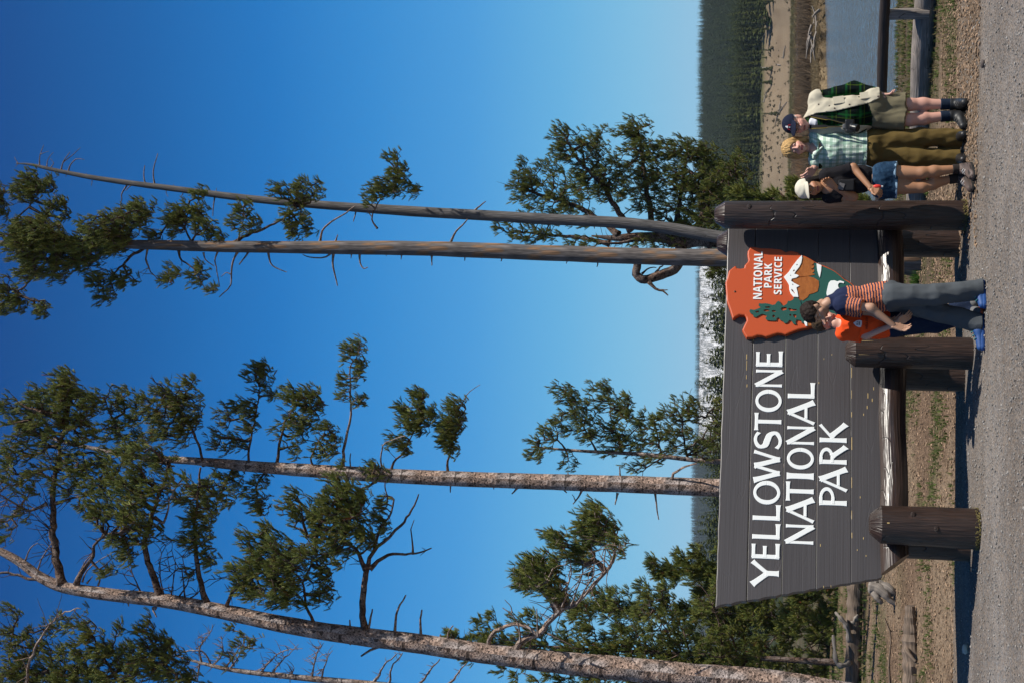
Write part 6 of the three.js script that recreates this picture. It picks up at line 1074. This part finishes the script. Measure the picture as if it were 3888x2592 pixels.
  part('hair', hairGeo((x, y, z) => { let d = fb(x, y, z) - .011 * nz(x * 55, y * 9, z * 55) - .006 * nz(x * 20, y * 6, z * 20); const face = dist({ e: 1, c: V(.0, -.035, .10), r: [.062, .088, .085] }, x, y, z); return Math.max(d, -face); }, new THREE.Box3(V(-.14, -.17, -.15), V(.14, .16, .13)), .005, [.52, .325, .135]).applyMatrix4(hm), hairMat, o);
}
{ // ------------------------------------------------ girl with the cream cap
  const { o, Z, J } = person('girl in cream cap, black top and denim shorts leaning beside the tall sign post', [3695, 660]);
  const w = Z('w'), l = Z('l'), S = [.34, .165, .085];
  const neck = w(905, 1200, .0), shR = w(930, 975, .04), shL = w(985, 1385, -.02), chest = w(1180, 1150, .0), belly = w(1560, 1050, .0), hip = l(230, 1250), hR = l(280, 1150), hL = l(280, 1330), kR = l(760, 1145, .06), aR = l(1200, 1095, .04), kL = l(760, 1330, .02), aL = l(1150, 1220, -.02);
  const elR = w(1470, 815, .10), wrR = w(1810, 1215, .19), elL = w(1480, 1400, .03), wrL = w(1085, 1195, .14);
  const yb = new THREE.Euler(0, -.2, .12);
  const torso = [cone(shR, shL, .055, .055), ell(chest, [.125, .16, .095], yb), ell(chest.clone().add(V(0, -.02, .05)), [.105, .06, .055]), ell(belly, [.115, .17, .088], yb), ell(hip, [.145, .12, .115]), cone(neck, chest, .044, .06)];
  const arms = [cone(shR, elR, .043, .036), cone(elR, wrR, .036, .024), cone(shL, elL, .043, .036), cone(elL, wrL, .036, .024)];
  const legs = [cone(hR, kR, .082, .052), cone(kR, kR.clone().lerp(aR, .35), .05, .051), cone(kR.clone().lerp(aR, .35), aR, .051, .034), cone(hL, kL, .082, .052), cone(kL, kL.clone().lerp(aL, .35), .05, .051), cone(kL.clone().lerp(aL, .35), aL, .051, .034)];
  const hp = w(610, 1225, .03), he = [-.25, .12, .12], head = place(headGeo(S, { brow: [.02, .014, .01], lip: [.34, .10, .08] }), hp, ...he, .96);
  const P = [...torso, ...arms, ...legs];
  const h1 = handPrims(wrR, V(.0, -.55, .1).add(wrR.clone().sub(elR).normalize().multiplyScalar(.7)), V(.35, .2, .9), 1, [.7, .8, .6], .9), h2 = handPrims(wrL, wrL.clone().sub(elL).normalize().add(V(.55, .2, .1)), V(.1, -.3, -1), 1, [.45, .55, .4], .9);
  part('body', merge([paintSkin(mesh(blend(P, .028), bounds(P, .02), .012), S), head, ...[h1, h2].map(q => paintSkin(mesh(blend(q, .008), bounds(q, .012), .0038), S))]), skinMat, o);
  const topP = [cone(shR, shL, .061, .061), ell(chest, [.132, .165, .103], yb), ell(chest.clone().add(V(0, -.02, .052)), [.11, .065, .058]), ell(belly, [.124, .175, .097], yb), cone(shR, shR.clone().lerp(elR, .92), .052, .046, { flat: 1 }), cone(shL, shL.clone().lerp(elL, .5), .052, .05, { flat: 1 })];
  const nk = neck.clone().add(V(0, 0, .06)), hem = w(1830, 1000).y;
  part('black_top', cloth(topP, .028, .004, folds(.005, 15, 8, 31), (x, y, z) => Math.max(hem - y, .075 - Math.hypot(x - nk.x, (y - nk.y) * .9, z - nk.z)), .0085), fabric(lin(.014, .013, .015)), o);
  const denim = tex(128, (u, v) => { const k = .5 * tn(u, v, 10, 14, 81) + .3 * tn(u, v, 60, 60, 82) + .2 * tn(u, v, 128, 40, 83); return [.05 + .15 * k, .12 + .19 * k, .20 + .21 * k]; }, { repeat: [4, 4] });
  const hemR = hR.clone().lerp(kR, .30), hemL = hL.clone().lerp(kL, .30);
  const dP = [ell(hip, [.150, .115, .122]), cone(hR, hemR, .098, .100, { flat: 1 }), cone(hL, hemL, .098, .100, { flat: 1 })];
  const shorts = part('denim_shorts', cloth(dP, .035, .006, folds(.006, 16, 9, 41), (x, y) => y - hip.y - .085, .0088), std({ map: denim, bumpMap: weave, bumpScale: .0015, roughness: .95 }), o);
  for (const [a, b] of [[hR, hemR], [hL, hemL]]) { const q = a.clone().lerp(b, .86), r = [cone(q, b.clone().addScaledVector(b.clone().sub(a).normalize(), .008), .105, .107, { flat: 1 })], ff = blend(r, .01, .002), ax = b.clone().sub(a).normalize(); part('cuff', mesh((x, y, z) => Math.max(ff(x, y, z), -((x - q.x) * ax.x + (y - q.y) * ax.y + (z - q.z) * ax.z)), bounds(r, .02), .008), fabric(lin(.22, .33, .44)), shorts); }
  // shoes: grey hiking shoes with dark socks
  for (const [k, a] of [[kR, aR], [kL, aL]]) part('sock', cloth([cone(a.clone().add(V(0, -.04, 0)), k.clone().lerp(a, .90), .040, .043, { flat: 1 })], .02, .003, null, null, .008), fabric(lin(.03, .024, .022)), o);
  addShoes(o, [[aR, aR.clone().add(V(-.09, 0, .21)), .10, .05, 1], [aL, aL.clone().add(V(-.11, 0, .18)), .10, .05, 1]], std({ color: lin(.15, .14, .145), roughness: .7, map: flakeTex }), std({ color: lin(.02, .02, .02), roughness: .9 }), fabric(lin(.5, .5, .5)));
  const hm = new THREE.Matrix4().compose(hp, new THREE.Quaternion().setFromEuler(new THREE.Euler(he[1], he[0], he[2], 'YXZ')), V(.96, .96, .96));
  const dome = ell(V(0, .055, -.01), [.096, .088, .108]), brim = ell(V(0, .046, .10), [.085, .009, .075], new THREE.Euler(.16, 0, 0));
  const capM = part('cap', mesh((x, y, z) => { const a = Math.max(dist(dome, x, y, z) - .006 * nz(x * 18, y * 18, z * 18), .036 - y), b = dist(brim, x, y + 1.6 * x * x, z), k = .012, h = Math.max(k - Math.abs(a - b), 0) / k; return Math.min(a, b) - h * h * k * .25; }, new THREE.Box3(V(-.13, .0, -.15), V(.13, .17, .2)), .005).applyMatrix4(hm), fabric(lin(.56, .52, .42)), o);
  const strand = [ell(V(0, .02, -.02), [.086, .09, .10]), cone(V(.07, .0, -.02), V(.085, -.14, -.03), .03, .03), cone(V(.085, -.14, -.03), V(.06, -.30, .0), .03, .022), cone(V(-.07, .0, -.01), V(-.09, -.16, -.01), .032, .036), cone(V(-.09, -.16, -.01), V(-.08, -.36, .05), .036, .026), cone(V(0, -.02, -.07), V(0, -.28, -.09), .06, .05)], fs = blend(strand, .03);
  part('hair', hairGeo((x, y, z) => Math.max(fs(x, y, z) - .006 * nz(x * 60, y * 7, z * 60), y - .055, -dist({ e: 1, c: V(0, -.02, .10), r: [.064, .09, .085] }, x, y, z)), new THREE.Box3(V(-.15, -.41, -.17), V(.15, .08, .1)), .0055, [.016, .012, .010]).applyMatrix4(hm), hairMat, o);
  // what she holds and carries
  const rp = w(1945, 1195, .2).add(o.position), red = thing('red_flask', 'small bright red object held in the hand of the girl with the cap', 'bottle', rp);
  part('flask_body', mesh((x, y, z) => dist({ e: 1, c: V(0, 0, 0), r: [.02, .038, .02] }, x, y, z), new THREE.Box3(V(-.03, -.05, -.03), V(.03, .05, .03)), .005), std({ color: lin(.62, .035, .02), roughness: .4 }), red); part('flask_cap', new THREE.CylinderGeometry(.009, .009, .016, 12).translate(0, -.042, 0), std({ color: lin(.5, .5, .5), roughness: .3 }), red);
  const bp = w(1330, 1170, .12).add(o.position), bag = thing('shoulder_bag', 'small dark shoulder bag with a grey flap worn across the girl\'s black top', 'bag', bp);
  part('pouch', mesh((x, y, z) => Math.hypot(Math.max(Math.abs(x) - .04, 0), Math.max(Math.abs(y) - .06, 0), Math.max(Math.abs(z) - .012, 0)) - .012, new THREE.Box3(V(-.07, -.09, -.04), V(.07, .09, .04)), .006), fabric(lin(.02, .02, .022)), bag); const flap = new THREE.BoxGeometry(.06, .05, .006); flap.rotateZ(-.3); flap.translate(-.012, .045, .026); part('flap', flap, fabric(lin(.14, .13, .13)), bag);
  const st = smooth([w(1290, 1180, .11), w(1150, 1150, .12), w(1020, 1130, .1), w(930, 1110, .05)].map(q => q.add(o.position).sub(bp)), 12); part('strap', tube(st, st.map(() => .007), 6), fabric(lin(.02, .02, .022)), bag);
}
{ // ------------------------------------------------ boy in the striped shirt, bending forwards
  const { o, Z, J } = person('dark-haired boy in orange and navy striped shirt and grey trousers bending down beside the post', [3738, 1165]);
  const b = Z('b'), k = Z('k'), S = [.40, .225, .145];
  const neck = b(760, 560, .0), sh = b(1010, 590, .1), shF = b(1000, 640, -.16), chest = b(1180, 510, -.02), belly = b(1620, 470, -.02), hip = b(1960, 430, -.02), hR = k(60, 390, .06), hL = k(80, 470, -.10), kR = k(880, 390, .08), aR = k(1690, 270, .02), kL = k(900, 700, -.06), aL = k(1660, 930, .0);
  const el = b(1580, 660, .16), wr = b(2010, 1000, .14), elF = b(1580, 760, -.2), wrF = b(2080, 960, -.02);
  const yb = new THREE.Euler(0, -1.1, .06);
  const torso = [cone(sh, shF, .055, .055), ell(chest, [.115, .16, .105], yb), ell(belly, [.11, .17, .10], yb), ell(hip, [.12, .12, .11], yb), cone(neck, chest, .045, .06)];
  const hp = b(500, 730, .02); const P = [...torso, cone(neck, hp.clone().add(V(.02, -.03, -.02)), .044, .046), cone(sh, el, .043, .035), cone(el, wr, .036, .025), cone(shF, elF, .043, .035), cone(elF, wrF, .036, .025), cone(hR, kR, .075, .05), cone(kR, aR, .05, .035), cone(hL, kL, .075, .05), cone(kL, aL, .05, .035)];
  const he = [-1.05, .62, .0], head = place(headGeo(S, { brow: [.03, .02, .014], neck: .1 }), hp, ...he, .93);
  const h1 = handPrims(wr, wr.clone().sub(el).normalize().add(V(.25, -.5, .1)), V(-.5, .3, -.8), 1, [.3, .55, .4], .88), h2 = handPrims(wrF, V(.5, -.8, .15), V(-.6, .2, .7), -1, [.2, .3, .25], .88);
  part('body', merge([paintSkin(mesh(blend(P, .028), bounds(P, .02), .012), S), head, ...[h1, h2].map(q => paintSkin(mesh(blend(q, .008), bounds(q, .012), .0038), S))]), skinMat, o);
  const slE = sh.clone().lerp(el, .66), shirtP = [cone(sh, shF, .061, .061), ell(chest, [.125, .165, .115], yb), ell(belly, [.125, .18, .118], yb), ell(hip.clone().add(V(0, .05, 0)), [.128, .12, .122], yb), cone(sh, slE, .058, .062, { flat: 1 }), cone(shF, shF.clone().lerp(elF, .66), .058, .062, { flat: 1 }), cone(neck.clone().lerp(chest, .1), chest, .06, .07)];
  const nk = b(690, 560, .03), hem = b(2060, 560).y, yoke = b(1085, 420).y, ax = chest.clone().sub(belly).normalize(), arm = el.clone().sub(sh).normalize(), armD = cone(sh, slE, .058, .062), tor = blend([ell(chest, [.125, .165, .115], yb), ell(belly, [.125, .18, .118], yb)], .03);
  const stripe = (x, y, z) => {
    const onArm = dist(armD, x, y, z) < tor(x, y, z) + .004 && z > sh.z - .05; const navy = [.016, .022, .055], org = [.60, .20, .09];
    const s = onArm ? (x - sh.x) * arm.x + (y - sh.y) * arm.y + (z - sh.z) * arm.z : -((x - chest.x) * ax.x + (y - chest.y) * ax.y);
    if (onArm ? s < .045 : y > yoke) return navy; const f = (s / .024 % 1 + 1) % 1; return f < .48 ? org : navy;
  };
  part('striped_shirt', cloth(shirtP, .026, .004, folds(.006, 14, 8, 51), (x, y, z) => Math.max(hem - y - .25 * (x - hip.x) * -1, .055 - Math.hypot(x - nk.x, (y - nk.y) * 1.1, z - nk.z)), .0058, stripe), vcloth(), o);
  const tP = [ell(hip, [.13, .12, .125], yb), cone(hR, kR, .100, .080), cone(kR, aR.clone().add(V(.0, -.05, 0)), .080, .082, { flat: 1 }), cone(hL, kL, .098, .080), cone(kL, aL.clone().add(V(0, -.03, 0)), .080, .078, { flat: 1 })];
  part('trousers', cloth(tP, .035, .003, folds(.010, 9, 5, 61), (x, y) => Math.max(y - hip.y - .10, .018 - y), .0092), fabric(lin(.072, .080, .088)), o);
  addShoes(o, [[aL, aL.clone().add(V(-.19, 0, .06)), .07, .042, .86], [aR, aR.clone().add(V(-.14, 0, .10)), .07, .042, .86]], std({ color: lin(.012, .055, .19), roughness: .6 }), std({ color: lin(.012, .06, .22), roughness: .7 }), fabric(lin(.06, .2, .22)));
  const hm = new THREE.Matrix4().compose(hp, new THREE.Quaternion().setFromEuler(new THREE.Euler(he[1], he[0], he[2], 'YXZ')), V(.93, .93, .93));
  const skull = ell(V(0, .032, -.018), [.092, .104, .112]);
  part('hair', hairGeo((x, y, z) => Math.max(dist(skull, x, y, z) - .009 * nz(x * 34, y * 34, z * 34), z - (y > .06 ? .09 : y > .0 ? lerp(.03, .062, y / .06) : -.012), -.06 - y - (z < -.04 ? .03 : 0), Math.abs(x) > .066 && y < .012 && z > -.04 && z < .03 ? .006 : -1), new THREE.Box3(V(-.12, -.1, -.15), V(.12, .15, .13)), .005, [.020, .012, .009]).applyMatrix4(hm), hairMat, o);
}
{ // ------------------------------------------------ child in the orange shirt, behind the boy
  const { o, Z, J, dd } = person('child in bright orange T-shirt with a white badge, behind the bending boy', [3722, 1190]);
  const b = Z('b'), k = Z('k'), S = [.50, .275, .20];
  const neck = b(900, 950, -.02), shR = b(1050, 880, -.02), shL = b(1040, 1150, .0), chest = b(1280, 985, .0), belly = b(1660, 985, .0), hip = k(40, 900), hR = k(110, 850), hL = k(110, 960), kR = k(860, 800, .02), aR = k(1560, 540, -.02), kL = k(860, 930, -.02), aL = k(1620, 700, .04);
  const elL = b(1500, 1190, .04), wrL = b(1960, 1010, .16), elR = b(1500, 820, -.1), wrR = b(1950, 900, .02);
  const torso = [cone(shR, shL, .05, .05), ell(chest, [.105, .15, .088]), ell(belly, [.105, .16, .092]), ell(hip, [.115, .11, .10]), cone(neck, chest, .042, .055)];
  const hp = b(680, 905, -.06); const P = [...torso, cone(neck, hp.clone().add(V(.0, -.04, -.02)), .042, .044), cone(shL, elL, .038, .032), cone(elL, wrL, .032, .023), cone(shR, elR, .038, .032), cone(elR, wrR, .032, .023), cone(hR, kR, .068, .046), cone(kR, aR, .045, .032), cone(hL, kL, .068, .046), cone(kL, aL, .045, .032)];
  const he = [.35, .32, .30], head = place(headGeo(S, { brow: [.12, .08, .05], neck: .11 }), hp, ...he, .92);
  const h1 = handPrims(wrL, V(.6, -.7, .1), V(-.3, 0, -1), 1, [.2, .3, .2], .82), h2 = handPrims(wrR, V(-.2, -1, .2), V(-.5, 0, .8), -1, [.2, .3, .2], .82);
  part('body', merge([paintSkin(mesh(blend(P, .026), bounds(P, .02), .012), S), head, ...[h1, h2].map(q => paintSkin(mesh(blend(q, .008), bounds(q, .012), .0038), S))]), skinMat, o);
  const shirtP = [cone(shR, shL, .058, .058), ell(chest, [.116, .155, .098]), ell(belly, [.120, .17, .104]), ell(hip.clone().add(V(0, .05, 0)), [.122, .10, .106]), cone(shL, shL.clone().lerp(elL, .72), .056, .062, { flat: 1 }), cone(shR, shR.clone().lerp(elR, .72), .056, .06, { flat: 1 })];
  const nk = neck.clone().add(V(0, .01, .06)), hem = b(1975, 900).y;
  const shirtF = blend(shirtP, .026, .004), shirt = part('orange_shirt', cloth(shirtP, .026, .004, folds(.006, 14, 8, 71), (x, y, z) => Math.max(hem - y, .05 - Math.hypot(x - nk.x, (y - nk.y) * .9, z - nk.z)), .0085), fabric(lin(.72, .075, .016)), o);
  const onShirt = (X, Y) => { const q = b(X, Y, 0); let z = .3; while (z > -.2 && shirtF(q.x, q.y, z) > 0) z -= .003; return V(q.x, q.y, z); };
  const c = onShirt(1305, 965), bs = new THREE.Shape(); [[-.030, .016], [-.026, .030], [0, .034], [.026, .030], [.030, .016], [.022, -.012], [0, -.036], [-.022, -.012]].forEach((p, i) => i ? bs.lineTo(p[0], -p[1]) : bs.moveTo(p[0], -p[1])); const bg = new THREE.ExtrudeGeometry(bs, { depth: .004, bevelEnabled: true, bevelSize: .002, bevelThickness: .002, bevelSegments: 1 }); bg.rotateZ(-.12); bg.translate(c.x, c.y, c.z + .010); const badge = part('badge', bg, std({ color: lin(.62, .62, .66), roughness: .4 }), shirt);
  for (const [dx, dy, w, h] of [[0, -.014, .03, .010], [-.008, .004, .012, .014], [.012, .002, .008, .012]]) { const q = new THREE.BoxGeometry(w, h, .003); q.translate(c.x + dx, c.y + dy, c.z + .0175); part('badge_mark', q, std({ color: lin(.16, .16, .20) }), badge); }
  { const font = await new FontLoader().loadAsync('fonts/droid/droid_sans_bold.typeface.json'); const q = onShirt(1480, 960), g = new TextGeometry('WILLEM', { font, size: .020, depth: .002, curveSegments: 3 }); g.computeBoundingBox(); g.translate(-g.boundingBox.max.x / 2, -.01, 0); g.rotateX(.1); g.translate(q.x, q.y, q.z + .012); part('lettering', g, fabric(lin(.16, .03, .015)), shirt); }
  const tP = [ell(hip, [.12, .11, .108]), cone(hR, kR, .088, .068), cone(kR, aR.clone().add(V(0, -.02, 0)), .068, .062, { flat: 1 }), cone(hL, kL, .088, .068), cone(kL, aL.clone().add(V(0, -.02, 0)), .068, .062, { flat: 1 })];
  part('trousers', cloth(tP, .03, .003, folds(.008, 10, 5, 81), (x, y) => Math.max(y - hip.y - .09, .03 - y), .0095), fabric(lin(.012, .020, .045)), o);
  addShoes(o, [[aR, aR.clone().add(V(.02, 0, .18)), .07, .042, .85], [aL, aL.clone().add(V(-.01, 0, .18)), .07, .042, .85]], std({ color: lin(.12, .12, .125), roughness: .8 }), std({ color: lin(.55, .10, .03), roughness: .7 }), null);
  const hm = new THREE.Matrix4().compose(hp, new THREE.Quaternion().setFromEuler(new THREE.Euler(he[1], he[0], he[2], 'YXZ')), V(.92, .92, .92)), skull = ell(V(0, .032, -.018), [.088, .099, .106]);
  part('hair', hairGeo((x, y, z) => Math.max(dist(skull, x, y, z) - .006 * nz(x * 34, y * 34, z * 34), z > -.02 && y < .08 ? z - .005 - Math.max(0, y - .03) * 1.6 : -1, -.05 - y), new THREE.Box3(V(-.12, -.1, -.15), V(.12, .15, .13)), .005, [.07, .045, .026]).applyMatrix4(hm), hairMat, o);
}

// thin blue air over the valley
scene.fog = new THREE.FogExp2(new THREE.Color().setRGB(.62, .76, .90), 0.00006);
shade(scene);
renderer.render(scene, camera);
